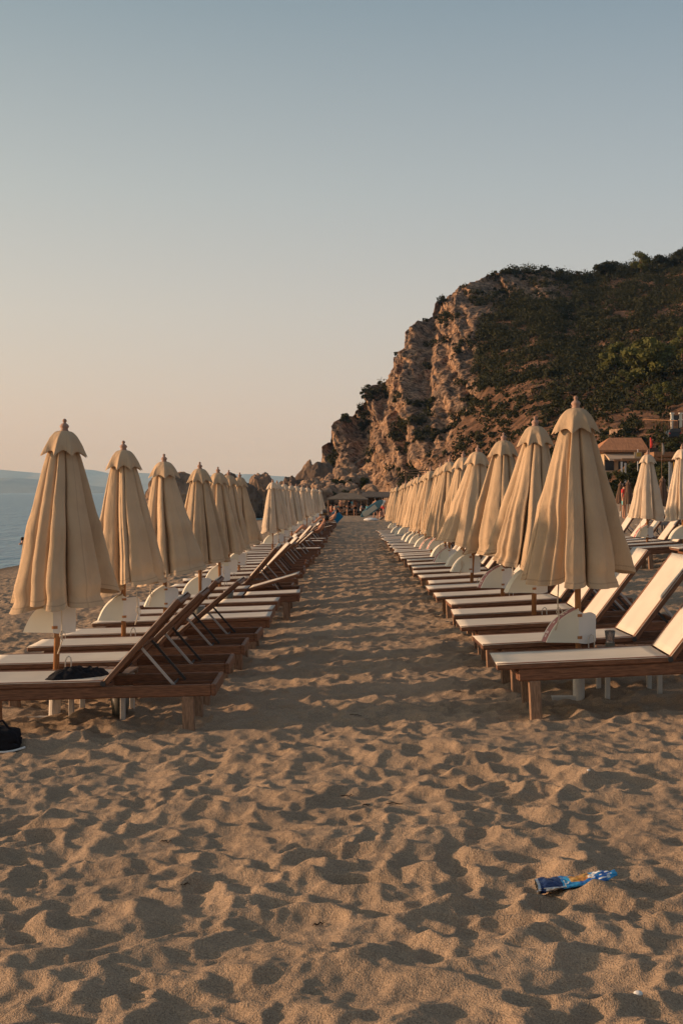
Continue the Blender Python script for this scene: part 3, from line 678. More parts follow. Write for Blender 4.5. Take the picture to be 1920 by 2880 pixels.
# ---- slatted table
def mk_table():
    out = []
    mb = MB()
    for i in range(6): mb.box((-.205 + .082 * i, 0, .345), (.074, .40, .018))
    mb.box((0, -.16, .325), (.49, .035, .022)); mb.box((0, .16, .325), (.49, .035, .022))
    out.append(('slatted_top', mb.build('slatted_top', M['wood_grey'], bevel=.003).data))
    mb = MB(); mb.box((0, 0, .08), (.035, .035, .47)); out.append(('leg', mb.build('leg', M['white_metal'], bevel=.003).data))
    for o in list(COL.objects)[-2:]: bpy.data.objects.remove(o)
    return out
TB = mk_table()
def table(x, y, label, group):
    t = thing('side_table', label, 'table', (x, y, gz(x, y)), R.uniform(-.06, .06), group)
    link('slatted_top', TB[0][1], t)
    for sx in (-.2, .2):
        for sy in (-.16, .16): l = link('leg', TB[1][1], t); l.location = (sx, sy, 0)
    return t
# ---- sun loungers: foot at x=0, head at x=2
LW, PIV = .33, 1.20
def mk_lounger(angle):
    t = thing('sun_lounger', 'x', 'sun lounger')
    mb = MB()
    for s in (-1, 1): mb.box((1.06, s * .305, .262), (1.82, .036, .085))
    mb.box((1.985, 0, .262), (.036, .646, .085)); mb.box((.16, 0, .255), (.04, .574, .07)); mb.box((1.15, 0, .25), (.05, .574, .05))
    for s in (-1, 1): mb.box((1.62, s * .272, .235), (.62, .03, .03))
    mb.build('base_frame', M['wood'], t, bevel=.008)
    for sx in (.26, 1.80):
        for s in (-1, 1):
            q = MB(); q.box((sx, s * .288, .07), (.082, .07, .30)); q.build('leg', M['wood_leg'], t, bevel=.006)
    mb = MB()
    for s in (-1, 1): mb.box((.60, s * (LW - .02), .328), (1.20, .04, .044))
    mb.box((.025, 0, .314), (.04, .58, .03)); mb.build('seat_frame', M['wood'], t, bevel=.006)
    def sheet(nm, x0, x1, zt, parent, sag=.016):
        nx, ny = 14, 10; xs = np.linspace(x0, x1, nx); ys = np.linspace(-LW - .001, LW + .001, ny); V = []
        top = [(x, y, zt - sag * (1 - (y / LW) ** 4) * (.5 + .5 * math.sin(math.pi * (x - x0) / (x1 - x0))) - (.010 if abs(y) >= LW else 0)) for x in xs for y in ys]
        bot = [(x, y * .995, z - .006) for x, y, z in top]
        q = MB(); q.add(top, grid_faces(nx, ny).tolist()); q.add(bot, [f[::-1] for f in grid_faces(nx, ny).tolist()])
        e_ = len(top); rim = [i for i in range(ny)] + [i * ny + ny - 1 for i in range(1, nx)] + [(nx - 1) * ny + j for j in range(ny - 2, -1, -1)] + [i * ny for i in range(nx - 2, 0, -1)]
        q.f += [(rim[i], rim[i] + e_, rim[(i + 1) % len(rim)] + e_, rim[(i + 1) % len(rim)]) for i in range(len(rim))]; q.m += [0] * len(rim)
        return q.build(nm, M['sling'], parent, smooth=True)
    sheet('seat_sling', 0.0, 1.185, .356, t)
    mb = MB()
    for s in (-1, 1): mb.box((.40, s * (LW - .02), 0), (.80, .04, .044))
    mb.box((.78, 0, -.012), (.035, .58, .03)); mb.box((.36, 0, -.018), (.03, .58, .02))
    bk = mb.build('backrest', M['wood'], t, bevel=.006); bk.location = (PIV + .01, 0, .328); bk.rotation_euler = (0, -math.radians(angle), 0)
    sheet('backrest_sling', .015, .80, .028, bk)
    ca, sa = math.cos(math.radians(angle)), math.sin(math.radians(angle))
    for s in (-1, 1):
        q = MB()
        if angle > 20:
            a = (PIV + .36 * ca + .02 * sa, s * .24, .328 + .36 * sa - .02 * ca); c = (1.72, s * .24, .262)
        else:
            a = (PIV + .42 * ca, s * .24, .30 + .42 * sa); c = (1.70, s * .24, .25)
        q.bar(a, c, .010, .019)
        q.build('strut', [M['steel']] if s < 0 else [M['black_metal']], t)
    q = MB(); q.tube([(1.66, -.27, .262), (1.66, .27, .262)], .009, 7); q.tube([(PIV + .34 * ca + .02 * sa, -.30, .328 + .34 * sa - .03 * ca), (PIV + .34 * ca + .02 * sa, .30, .328 + .34 * sa - .03 * ca)], .008, 6)
    q.tube([(PIV, -LW + .01, .328), (PIV, -LW - .012, .328)], .02, 8); q.tube([(PIV, LW - .01, .328), (PIV, LW + .012, .328)], .02, 8)
    q.build('hinge_bar', M['black_metal'], t)
    return t
LPROTO = {}; LUSED = set()
def lounger(x, y, angle, label, group, rz=0.0, dz=0.0):
    if angle not in LPROTO: LPROTO[angle] = mk_lounger(angle)
    p = LPROTO[angle]
    if angle in LUSED: o = copy_tree(p)
    else: o = p; LUSED.add(angle)
    o.location = (x, y, (gz(x + .3, y) + gz(x + 1.8, y)) / 2 + dz)
    o.rotation_euler = (0, -math.atan((gz(x + 1.8, y) - gz(x + .3, y)) / 1.5), rz); o['label'] = label; o['group'] = group
    return o

rng = random.Random(21)
# ---------------- left row
LP = [(172, 9.75, (.05, 0), 1.0, .034, 5), (346, 12.37, (.07, 0), .93, .0, 12), (464, 14.95, (.10, 0), .98, .0, 23), (562, 17.6, (.05, 0), .95, .0, 34), (619, 20.2, (.04, 0), 1, .0, 45), (643, 22.5, (.05, 0), 1, .01, 56), (671, 24.9, (.05, 0), 1, 0, 67)]
GL = 'closed beige umbrellas of the left row'
CRE = {('L', 0): [-158, -128, -98, -70, 18, 70, 112, 160], ('L', 1): [-150, -108, -78, -30, 20, 75, 120, 165], ('L', 2): [-160, -125, -92, 5, 60, 100, 150], ('L', 3): [-150, -112, -62, 10, 60, 110, 160], ('R', 0): [-172, -116, -84, -8, 40, 85, 130], ('R', 1): [-170, -105, -72, -35, 30, 90, 140], ('R', 2): [-165, -100, -66, -20, 40, 100, 150]}
for i, (px, Y, sk, wd, ln, sd_) in enumerate(LP):
    x = PX(px, Y) - (.06 if i == 0 else 0); od = ORD[i]
    lb = 'closed beige umbrella beside the lounger with black clothes' if i == 0 else f'closed beige umbrella, {od} from the camera in the near left group'
    umbrella(x, Y, lb, sd_, GL, sk, wd, ln, cre=CRE.get(('L', i)))
    pole_box(x, Y, [.66, .55, .50, .47, .50, .50, .5][i], ('cream quarter-round box on the pole beside the black clothes' if i == 0 else f'cream quarter-round box on the {od} umbrella pole of the near left group'), 'boxes on the left poles', False, rng.uniform(-.1, .1))
    table(x + .36, Y + .06, ('slatted brown table beyond the lounger with black clothes' if i == 0 else f'slatted table beside the {od} umbrella of the near left group'), 'tables of the left row')
FARL = [(766, 34.6), (784, 37.6), (799, 40.5), (821, 45.7), (833, 49), (852, 55.8), (862, 60), (879, 69), (890, 76.6), (901, 85.8)]
for i, (px, Y) in enumerate(FARL):
    x = PX(px, Y); first = i == 0
    umbrella(x, Y, 'pale closed umbrella, front one of the far left group' if first else 'pale closed umbrella in the overlapping far left group', [12, 23, 34, 45, 56][i % 5], 'closed umbrellas of the far left group', (.03, 0), 1.0, rng.uniform(-.02, .02), canvas='canvas_pale', detail=Y < 50)
    pole_box(x, Y, rng.uniform(.5, .6), 'pole box under the front umbrella of the far left group' if first else 'small pale box on a pole in the far left group', 'boxes on the far left poles', False)
    if Y < 60: table(x + .36, Y + .06, 'low slatted table among the far left umbrellas', 'tables among the far left umbrellas')
GLL = 'sun loungers of the left row'
angL = {0: 47, 1: 43, 2: 46, 3: 39, 4: 0, 5: 0, 6: 0, 7: 0, 8: 14}
offL = {7: .2, 8: .16, 5: -.02, 4: .02}
spec = {0: 'wooden lounger with raised back and black clothes on its seat', 7: 'flat lounger pushed out into the aisle from the left row', 8: 'lounger with its back only slightly raised in the left row'}
iL = 0
for j in range(31):
    yp = 9.75 + 2.62 * j
    for d in (-.44, .72):
        Y = yp + d + (0 if iL < 9 else rng.uniform(-.12, .12)); a = angL.get(iL, rng.choice([43, 47, 46, 39, 36, 43, 47, 0, 14]))
        x = -2.96 + offL.get(iL, rng.uniform(-.06, .08)); 
        if iL == 0: x = -2.98
        if iL in spec: lb = spec[iL]
        elif iL < 16: lb = f'{"flat" if a == 0 else "raised back"} wooden lounger, {ORD[iL]} from the camera in the left row'
        else: lb = 'wooden lounger with raised white back in the distant left row'
        lounger(x, Y, a, lb, GLL if iL < 16 else 'distant loungers of the left row', rng.uniform(-.025, .025) + (.13 if iL in (10, 11, 14, 15, 19, 22, 26) else 0)); iL += 1
# ---------------- right row
RP = [(1627, 9.75, (.02, 0), 1.03, .0, 3), (1500, 12.2, (-.10, 0), 1.03, .0, 14), (1412, 14.8, (-.03, 0), .98, .0, 25), (1322, 17.6, (-.06, 0), 1.0, .045, 36), (1301, 20.0, (0, 0), 1, 0, 47), (1262, 22.4, (0, 0), 1, 0, 58), (1250, 24.3, (-.03, 0), 1, 0, 69), (1237, 25.9, (0, 0), 1, 0, 14), (1213, 28.2, (0, 0), 1, 0, 3), (1195, 30.7, (0, 0), 1, 0, 25), (1178, 33.4, (0, 0), 1, 0, 36), (1166, 36, (0, 0), 1, 0, 47), (1154, 38.6, (0, 0), 1, 0, 58), (1141, 42, (0, 0), 1, 0, 69), (1130, 45.5, (0, 0), 1, 0, 14), (1118, 49.5, (0, 0), 1, 0, 3), (1108, 54, (0, 0), 1, 0, 25)]
GR = 'closed beige umbrellas of the right row'
for i, (px, Y, sk, wd, ln, sd_) in enumerate(RP):
    x = PX(px, Y); od = ORD[i]
    if i == 0: lb = 'largest closed umbrella in the right foreground'
    elif i < 9: lb = f'closed beige umbrella, {od} from the camera in the right row'
    else: lb = 'closed umbrella in the overlapping far end of the right row'
    umbrella(x, Y, lb, sd_, GR if i < 9 else 'far umbrellas of the right row', sk, wd, ln, detail=Y < 40, cre=CRE.get(('R', i)))
    zb = [.42, .62, .50, .55, .5][i] if i < 5 else rng.uniform(.42, .55)
    pr = i in (0, 2, 5, 7, 8)
    if i == 0: lb = 'quarter-round box with pink printed strip on the largest umbrella pole'
    elif i < 9: lb = f'quarter-round box on the {od} umbrella pole of the right row'
    else: lb = 'small quarter-round box on a far pole of the right row'
    pole_box(x - .01, Y - .02, zb, lb, 'boxes on the right poles' if i < 9 else 'boxes on the far right poles', pr, rng.uniform(-.08, .08))
    if Y < 45: table(x + .40, Y + .08, ('slatted table holding the plastic cup' if i == 0 else f'slatted table beside the {od} umbrella of the right row' if i < 9 else 'slatted table in the far part of the right row'), 'tables of the right row' if i < 9 else 'far tables of the right row')
iR = 0
for j in range(18):
    yp = 9.75 + 2.58 * j
    for d in (-.62, .53):
        Y = yp + d + (0 if iR < 4 else rng.uniform(-.12, .12)); a = rng.choice([50, 53, 50]) if iR else 50
        x = 1.03 + (0 if iR < 2 else rng.uniform(-.05, .09))
        if iR == 0: lb = 'nearest wooden lounger with white seat at the right edge'
        elif iR < 14: lb = f'white seated wooden lounger, {ORD[iR]} from the camera in the right row'
        else: lb = 'white wooden lounger in the distant right row'
        lounger(x, Y, a, lb, 'sun loungers of the right row' if iR < 14 else 'distant loungers of the right row', (-.035 if iR == 0 else rng.uniform(-.03, .03))); iR += 1
# ---------------- second row on the right
for i, (px, Y, sd_) in enumerate([(1817, 26.4, 36), (1919, 24.3, 25)]):
    x = PX(px, Y); wh = 'left one of the pair' if i == 0 else 'right one of the pair'
    umbrella(x, Y, f'pale closed umbrella at the right edge, {wh}', sd_, 'closed umbrellas of the second right row', (0, 0), .86, 0, canvas='canvas_pale')
    pole_box(x, Y, .5, ('quarter-round box with pink strip in the second right row' if i == 0 else 'quarter-round box cut by the right picture edge'), 'boxes of the second right row', i == 0)
for i, (Y, a, xo) in enumerate([(23.0, 50, .55), (23.9, 0, 0), (25.4, 50, -.05), (26.9, 50, .05), (28.2, 50, 0), (29.8, 50, .1), (31.0, 53, 0)]):
    lounger(5.3 + xo, Y, a, f'lounger {["with raised back", "lying flat"][a == 0]}, {ORD[i]} in the second right row', 'loungers of the second right row', rng.uniform(-.03, .03))
BU = [(1764, 60, .82), (1858, 52, .86), (1742, 66, .8)]
for i, (px, Y, sc) in enumerate(BU):
    umbrella(PX(px, Y), Y, ['dark brown closed umbrella left of the pale pair', 'dark brown closed umbrella between the pale pair', 'dark brown umbrella half hidden by the largest umbrella'][i], [14, 25, 3][i], 'dark brown closed umbrellas', (0, 0), .8, 0, canvas='brown_canvas', scale=sc, detail=False)
for i in range(8):
    px = 1790 + 18 * i; Y = 44 + 2.2 * (i % 3); x = PX(px, Y)
    t = thing('dark_lounger', 'dark beach lounger in the block behind the pale umbrella pair', 'sun lounger', (x, Y, gz(x, Y)), rng.uniform(-.1, .1), 'dark loungers behind the second right row')
    q = MB(); q.box((.6, 0, .30), (1.3, .6, .03)); q.bar((1.2, 0, .3), (1.75, 0, .75), .6, .03); q.build('seat', M['grey_cloth'], t)
    q = MB()
    for sx in (.1, 1.6):
        for sy in (-.26, .26): q.box((sx, sy, .14), (.04, .04, .32))
    q.build('leg_frame', M['black_metal'], t)

# ------------------------------------------------------------------ small things near the loungers
def lump(name, label, cat, p, dims, m, seed, rough=.4, sub=4, rz=0.0, group=None):
    me = rock_mesh(seed, sub, rough); me.materials.append(m); me.polygons.foreach_set('use_smooth', [True] * len(me.polygons))
    o = link(name, me); o.location = p; o.scale = dims; o.rotation_euler = (0, 0, rz); return tag(o, label, cat, group)
# black clothes on the nearest left lounger: crumpled cloth, folded sheet with noise
def cloth_heap(name, label, cat, p, lx, ly, h, m, seed, rz=0.0):
    nx, ny = 70, 40; u_, v_ = np.meshgrid(np.linspace(-1, 1, nx), np.linspace(-1, 1, ny), indexing='ij')
    env = np.clip(1 - (np.abs(u_) ** 2.2 + np.abs(v_) ** 2.2), 0, 1) ** .45
    rid = ridged(u_ * 1.8 + .6 * v_, v_ * 1.2, 0, seed, 3)
    z = env * h * (.35 + .45 * np.clip(rid, -.4, 1.4) + .25 * fbm(u_ * 4, v_ * 4, 0, seed + 3, 3))
    x = u_ * lx * (1 + .15 * fbm(v_ * 2, u_, 0, seed + 6, 2)) ; y = v_ * ly * (1 + .25 * fbm(u_ * 2.5, v_, 0, seed + 9, 2)) + .3 * ly * np.sin(u_ * 2)
    o = np_mesh(name, np.stack([x, y, z], -1).reshape(-1, 3), grid_faces(nx, ny), m); o.location = p; o.rotation_euler = (0, 0, rz)
    return tag(o, label, cat)
g0 = gz(-2, 9.3)
cloth_heap('clothes_pile', 'crumpled black clothes on the nearest left lounger', 'clothes', (-2.02, 9.28, g0 + .345), .24, .15, .11, M['black_cloth'], 4, .1)
# black bag on the sand at the left edge
xb, yb = PX(8, 8.6), 8.6
t = thing('black_bag', 'black bag with pale hem on the sand at the left edge', 'bag', (xb, yb, sz(xb, yb) - .02), .1)
me = rock_mesh(71, 5, .06); V = np.array([v.co[:] for v in me.vertices]); nn_ = V / (np.abs(V) ** 7).sum(1, keepdims=True) ** (1 / 7)
nn_ = nn_ * (1 + .16 * ridged(nn_[:, 0] * 1.2, nn_[:, 1] * 1.2, nn_[:, 2] * .8, 5, 3)[:, None] - .12); nn_[:, 2] -= .25 * nn_[:, 0] ** 2 * (nn_[:, 2] > 0)
for v, c_ in zip(me.vertices, nn_): v.co = c_
me.materials.append(M['black_cloth']); me.polygons.foreach_set('use_smooth', [True] * len(me.polygons)); o = link('bag_body', me, t); o.location = (-.05, 0, .075); o.scale = (.145, .10, .078)
q = MB(); q.tube([(-.10, -.02, .13), (-.06, -.05, .20), (.0, -.06, .21), (.05, -.04, .14)], .008, 6); q.build('handle', M['black_cloth'], t, smooth=True)
q = MB(); q.tube([(-.15 + .3 * i / 12, -.125 + .06 * (abs(i / 6 - 1)) ** 2, .008 + .02 * (i / 6 - 1) ** 2) for i in range(13)], .008, 6); q.build('hem', M['white_cloth'], t, smooth=True)
def bucket(x, y, z, label, s=1.0):
    t = thing('metal_pot', label, 'pot', (x, y, z), 0, 'grey pots by the tables')
    q = MB(); q.lathe([(0, 0), (.055 * s, 0), (.07 * s, .15 * s), (.066 * s, .15 * s), (.052 * s, .012), (0, .012)], 16); q.build('pot_body', M['bucket'], t, smooth=True)
    q = MB(); q.lathe([(.069 * s, .145 * s), (.075 * s, .148 * s), (.075 * s, .156 * s), (.066 * s, .156 * s)], 16); q.build('rim', M['steel'], t, smooth=True)
for (px, Y, lb) in [(346, 12.37, 'grey pot on the table by the second left umbrella'), (464, 14.95, 'grey pot on the table by the third left umbrella'), (562, 17.6, 'grey pot on the table by the fourth left umbrella')]:
    x = PX(px, Y) + .40; bucket(x, Y - .02, gz(x - .04, Y + .06) + .354, lb, 1.0)
xk, yk = PX(358, 10.1), 9.75; bucket(xk, yk, sz(xk, yk) - .01, 'dark pot standing on the sand under the nearest left table', 1.1)
glassm = bpy.data.materials.new('clear_plastic'); glassm.use_nodes = True
gb = glassm.node_tree.nodes['Principled BSDF']; gb.inputs['Transmission Weight'].default_value = .9; gb.inputs['Roughness'].default_value = .12; gb.inputs['Base Color'].default_value = (.9, .85, .8, 1); gb.inputs['IOR'].default_value = 1.2
xc, yc = PX(1627, 9.75) + .24, 9.76; zc = gz(xc, 9.83) + .355
q = MB(); q.lathe([(0, .052), (.030, .052), (.042, .14), (.040, .14), (.028, .056), (0, .056)], 16); t = thing('plastic_cup', 'clear plastic cup on the nearest right table', 'cup', (xc, yc, zc)); q.build('cup_wall', glassm, t, smooth=True)
q = MB(); q.lathe([(0, 0), (.036, 0), (.036, .05), (0, .05)], 16); tag(q.build('ashtray', M['bucket']), 'dark round ashtray under the plastic cup', 'ashtray').location = (xc, yc, zc)

# blue crisp packet
def packet(px, py):
    Y = 5.6
    for _ in range(6):
        x = PX(px, Y); Y = (CAMZ - sz(x, Y)) * F / (py - VY)
    x = PX(px, Y); t = thing('crisp_packet', 'torn blue crisp packet lying on the sand', 'packet', (x, Y, sz(x, Y) + .022), .10)
    t.rotation_euler = (0.0, -.10, .12)
    blue = mat('blue_foil', (.012, .10, .36), .35, .5, col2=(.03, .36, .60), vscale=14, bump=.3, bscale=40); foil = mat('silver_foil', (.62, .60, .56), .3, .5, metal=.85, bump=.5, bscale=60)
    brown = mat('brown_print', (.30, .13, .035), .5, .4, col2=(.50, .30, .07), vscale=40); whitep = mat('white_print', (.65, .65, .63), .5, .4); dark = mat('navy_print', (.008, .025, .10), .4, .5)
    nu, nv = 90, 56; U, Vv = np.meshgrid(np.linspace(0, 1, nu), np.arange(nv) / nv * 2 * np.pi, indexing='ij')
    s = U; cx = -.165 + .33 * s; wd = .048 + .010 * np.sin(s * 5) - .022 * np.clip((s - .8) / .2, 0, 1); ht = .015 + .005 * np.sin(s * 9 + 1) - .010 * np.clip((s - .55) / .45, 0, 1)
    cr = .012 * fbm(s * 7, np.cos(Vv) * 1.5, np.sin(Vv) * 1.5, 5, 3) + .004 * ridged(s * 9, np.cos(Vv) * 2, np.sin(Vv) * 2, 8, 2)
    yv = (wd + cr) * np.cos(Vv) + .008 * np.sin(s * 6); zv = (ht + cr) * np.sin(Vv) + .03 * np.clip(s - .6, 0, 1) ; xv = cx + .006 * np.cos(Vv) * (1 - s)
    Vt = np.stack([xv, yv, zv], -1).reshape(-1, 3); fq = grid_faces(nu, nv, True)
    fc = fq[:, 0]; fs, fa = (fc // nv) / nu, (fc % nv) / nv * 2 * np.pi      # fa: 0 back, pi/2 top, pi front
    keep = ~((fs < .30 + .05 * np.sin(fa * 5)) & (fa > 3.0) & (fa < 4.4) & (fs > .08))
    nz = fbm(fs * 5, np.cos(fa) * 1.3, np.sin(fa) * 1.3, 12, 3)
    mi = np.zeros(len(fq), int); mi[(fs < .30)] = 4
    mi[(fs > .40 + .06 * nz) & (fs < .66 + .12 * nz) & (fa > .5) & (fa < 2.1 + .5 * nz)] = 2
    mi[(fs > .62) & (fs < .92) & (nz > .18) & (fa < 2.6)] = 3
    mi[(fs > .84) & (fs < .885) & (fa > 2.2) & (fa < 2.9)] = 3
    mi[(fs < .025)] = 1; mi[(fs < .33) & (fs > .06) & (((fa > 2.75) & (fa < 3.0)) | ((fa > 4.3) & (fa < 4.7)))] = 1
    np_mesh('wrapper', Vt, fq[keep], [blue, foil, brown, whitep, dark], t, midx=mi[keep])
    Vi = Vt.copy().reshape(nu, nv, 3); Vi[:, :, 1:] *= .93; Vi = Vi[:int(nu * .4)].reshape(-1, 3)
    fi = grid_faces(int(nu * .4), nv, True); np_mesh('foil_lining', Vi, fi[fi[:, 0] % nv >= 0][:, ::-1], [foil], t)
    # the letter on the front
    S = lambda s_, a_: Vector(((-.165 + .33 * s_), 0, 0)) + Vector((0, float(np.interp(a_, [0, 6.28], [0, 0])), 0))
    def on(s_, a_):
        i, j = min(nu - 1, max(0, s_ * (nu - 1))), a_ / (2 * math.pi) * nv; G = Vt.reshape(nu, nv, 3); i0, j0 = int(i), int(j) % nv; c_ = G[i0, j0]
        nrm = Vector((0, math.cos(a_) * 1.0, math.sin(a_) * 2)).normalized() * .0022; return Vector(c_) + nrm
    q = MB()
    def stroke(pts, wS):
        pr = []
        for i in range(len(pts)):
            a_, b_ = pts[max(0, i - 1)], pts[min(len(pts) - 1, i + 1)]; dx, dy = b_[0] - a_[0], (b_[1] - a_[1]) * .12; ln = math.hypot(dx, dy) or 1; nx_, ny_ = -dy / ln * wS, dx / ln * wS / .12
            pr.append((on(pts[i][0] + nx_, pts[i][1] + ny_), on(pts[i][0] - nx_, pts[i][1] - ny_)))
        for i in range(len(pr) - 1): q.add([pr[i][0], pr[i][1], pr[i + 1][1], pr[i + 1][0]], [(0, 1, 2, 3)])
    stroke([(.335, 2.95 - .13 * i) for i in range(9)], .009)
    stroke([(.335 + .055 * math.sin(math.pi * i / 12), 1.91 + .32 * (1 - math.cos(math.pi * i / 12))) for i in range(13)], .009)
    q.build('letter', whitep, t)
packet(1622, 2497)

# twigs, seaweed, pebbles on the sand
tw = mat('dry_seaweed', (.045, .03, .02), .9, .1)
def sand_at(px, py):
    Y = CAMZ * F / (py - VY)
    for _ in range(8): Y = (CAMZ - sz(PX(px, Y), Y)) * F / (py - VY)
    return PX(px, Y), Y
TW = [(975, 2255, .07), (1110, 2268, .09), (1030, 2268, .05), (465, 2370, .06), (895, 2610, .05), (1000, 2010, .10), (1175, 1760, .12), (1290, 1960, .13), (520, 2480, .04)]
for i, (px, py, ln) in enumerate(TW):
    x, y = sand_at(px, py); rg = random.Random(i + 50); q = MB(); a = rg.uniform(-.6, .6); pts = []
    for k_ in range(7):
        s = (k_ / 6 - .5) * ln; pts.append((s * math.cos(a), s * math.sin(a) + rg.uniform(-.01, .01), .006 + .010 * rg.random()))
    q.tube(pts, [.0018, .0028, .003, .0028, .0025, .002, .0012], 5); o = q.build('twig', tw, smooth=True); o.location = (x, y, sz(x, y) - .004)
    tag(o, 'dark dry twig lying on the trampled sand', 'twig', 'dry twigs on the sand')
for i, (px, py, s) in enumerate([(1796, 2826, .011), (1655, 2168, .007)]):
    x, y = sand_at(px, py); lump('pebble', 'small white pebble on the sand' if i else 'white pebble near the bottom right corner', 'pebble', (x, y, sz(x, y) + .003), (s * 1.3, s, s * .8), M['white_cloth'], 80 + i, .2, 3, 0, None if not i else 'white pebbles on the sand')

# ------------------------------------------------------------------ people
def skinned(name, verts, edges, rad, m, parent):
    me = bpy.data.meshes.new(name); me.from_pydata([tuple(v) for v in verts], edges, []); o = link(name, me)
    sk = o.modifiers.new('Skin', 'SKIN'); sk.use_smooth_shade = True
    for i, sv_ in enumerate(me.skin_vertices[0].data): r_ = rad[i]; sv_.radius = (r_, r_) if not isinstance(r_, tuple) else r_; sv_.use_root = (i == 0)
    ss = o.modifiers.new('Sub', 'SUBSURF'); ss.levels = 1; ss.render_levels = 1
    dg = bpy.context.evaluated_depsgraph_get(); m2 = bpy.data.meshes.new_from_object(o.evaluated_get(dg)); bpy.data.objects.remove(o)
    m2.name = name; m2.materials.clear(); m2.materials.append(m); return link(name, m2, parent)
STAND = dict(pel=(0, 0, .95), wst=(0, 0, 1.10), che=(0, 0, 1.30), nk=(0, 0, 1.49), hd=(0, -.01, 1.62), top=(0, -.005, 1.72),
    sl=(-.18, 0, 1.42), el=(-.24, .02, 1.13), wl=(-.25, -.06, .90), hl=(-.25, -.09, .82), sr=(.18, 0, 1.42), er=(.24, .02, 1.13), wr=(.25, -.06, .90), hr=(.25, -.09, .82),
    pl=(-.09, 0, .90), kl=(-.11, -.02, .50), al=(-.11, .02, .09), tl=(-.11, -.15, .03), pr=(.09, 0, .90), kr=(.11, -.02, .50), ar=(.11, .02, .09), tr=(.11, -.15, .03))
SIT = dict(STAND, pel=(0, 0, .12), wst=(0, .03, .27), che=(0, .02, .47), nk=(0, -.02, .64), hd=(0, -.05, .77), top=(0, -.05, .87), sl=(-.18, 0, .58), el=(-.25, -.10, .34), wl=(-.16, -.34, .36), hl=(-.13, -.41, .36),
    sr=(.18, 0, .58), er=(.25, -.10, .34), wr=(.16, -.34, .36), hr=(.13, -.41, .36), pl=(-.09, -.03, .11), kl=(-.13, -.42, .40), al=(-.12, -.62, .08), tl=(-.12, -.76, .04), pr=(.09, -.03, .11), kr=(.13, -.42, .40), ar=(.12, -.62, .08), tr=(.12, -.76, .04))
# reclining on a lounger: faces -Y, head raised at +Y
REC = dict(STAND, pel=(0, 0, .12), wst=(0, .13, .22), che=(0, .29, .38), nk=(0, .40, .53), hd=(0, .44, .66), top=(0, .46, .75), sl=(-.18, .36, .47), el=(-.26, .20, .26), wl=(-.22, .0, .22), hl=(-.20, -.08, .20), sr=(.18, .36, .47), er=(.26, .20, .26), wr=(.22, 0, .22), hr=(.20, -.08, .20),
    pl=(-.09, -.04, .12), kl=(-.11, -.40, .42), al=(-.10, -.72, .08), tl=(-.10, -.86, .10), pr=(.09, -.04, .12), kr=(.11, -.42, .38), ar=(.10, -.74, .08), tr=(.10, -.88, .10))
WALK = dict(STAND, kl=(-.11, -.14, .52), al=(-.11, -.16, .10), tl=(-.11, -.32, .06), kr=(.11, .06, .50), ar=(.11, .26, .14), tr=(.11, .12, .05), el=(-.25, .08, 1.14), wl=(-.25, .02, .90), hl=(-.25, -.01, .82))
KEYS = list(STAND)
ED = [('pel', 'wst'), ('wst', 'che'), ('che', 'nk'), ('nk', 'hd'), ('hd', 'top'), ('che', 'sl'), ('sl', 'el'), ('el', 'wl'), ('wl', 'hl'), ('che', 'sr'), ('sr', 'er'), ('er', 'wr'), ('wr', 'hr'), ('pel', 'pl'), ('pl', 'kl'), ('kl', 'al'), ('al', 'tl'), ('pel', 'pr'), ('pr', 'kr'), ('kr', 'ar'), ('ar', 'tr')]
RAD = dict(pel=.13, wst=.125, che=.14, nk=.055, hd=.095, top=.06, sl=.065, el=.045, wl=.032, hl=.03, sr=.065, er=.045, wr=.032, hr=.03, pl=.088, kl=.06, al=.042, tl=.035, pr=.088, kr=.06, ar=.042, tr=.035)
def person(label, pose, loc, rz, shorts=None, shirt=None, group=None, hair=True, s=1.0):
    t = thing('person', label, 'person', loc, rz, group); t.scale = (s,) * 3
    skinned('body', [pose[k_] for k_ in KEYS], [(KEYS.index(a), KEYS.index(b_)) for a, b_ in ED], [RAD[k_] for k_ in KEYS], M['skin'], t)
    L_ = lambda a, b_, f: Vector(pose[a]).lerp(Vector(pose[b_]), f)
    if shorts: skinned('shorts', [L_('pel', 'wst', .45), pose['pel'], pose['pl'], L_('pl', 'kl', .62), pose['pr'], L_('pr', 'kr', .62)], [(0, 1), (1, 2), (2, 3), (1, 4), (4, 5)], [.14, .147, .108, .09, .108, .09], M[shorts], t)
    if shirt: skinned('shirt', [pose['pel'], pose['wst'], pose['che'], L_('che', 'nk', .75), pose['sl'], L_('sl', 'el', .6), pose['sr'], L_('sr', 'er', .6)], [(0, 1), (1, 2), (2, 3), (2, 4), (4, 5), (2, 6), (6, 7)], [.15, .145, .158, .075, .085, .062, .085, .062], M[shirt], t)
    if hair:
        q = MB(); c = Vector(pose['hd']).lerp(Vector(pose['top']), .42); q.lathe([(.0, .10), (.05, .092), (.088, .06), (.103, .01), (.10, -.05), (.085, -.09)], 12, 0, c + Vector((0, .022, 0))); q.build('hair', M['hair'], t, smooth=True)
    return t
def ground_pt(px, Y): x = PX(px, Y); return Vector((x, Y, gz(x, Y)))
carry = dict(WALK, er=(.27, .05, 1.15), wr=(.30, -.10, .98), hr=(.31, -.17, .95), el=(-.27, -.06, 1.15), wl=(-.26, -.26, 1.0), hl=(-.25, -.33, .98))
pm = ground_pt(1056, 101); person('person in black shorts walking away carrying the board', carry, pm, math.pi - .25, 'black_cloth')
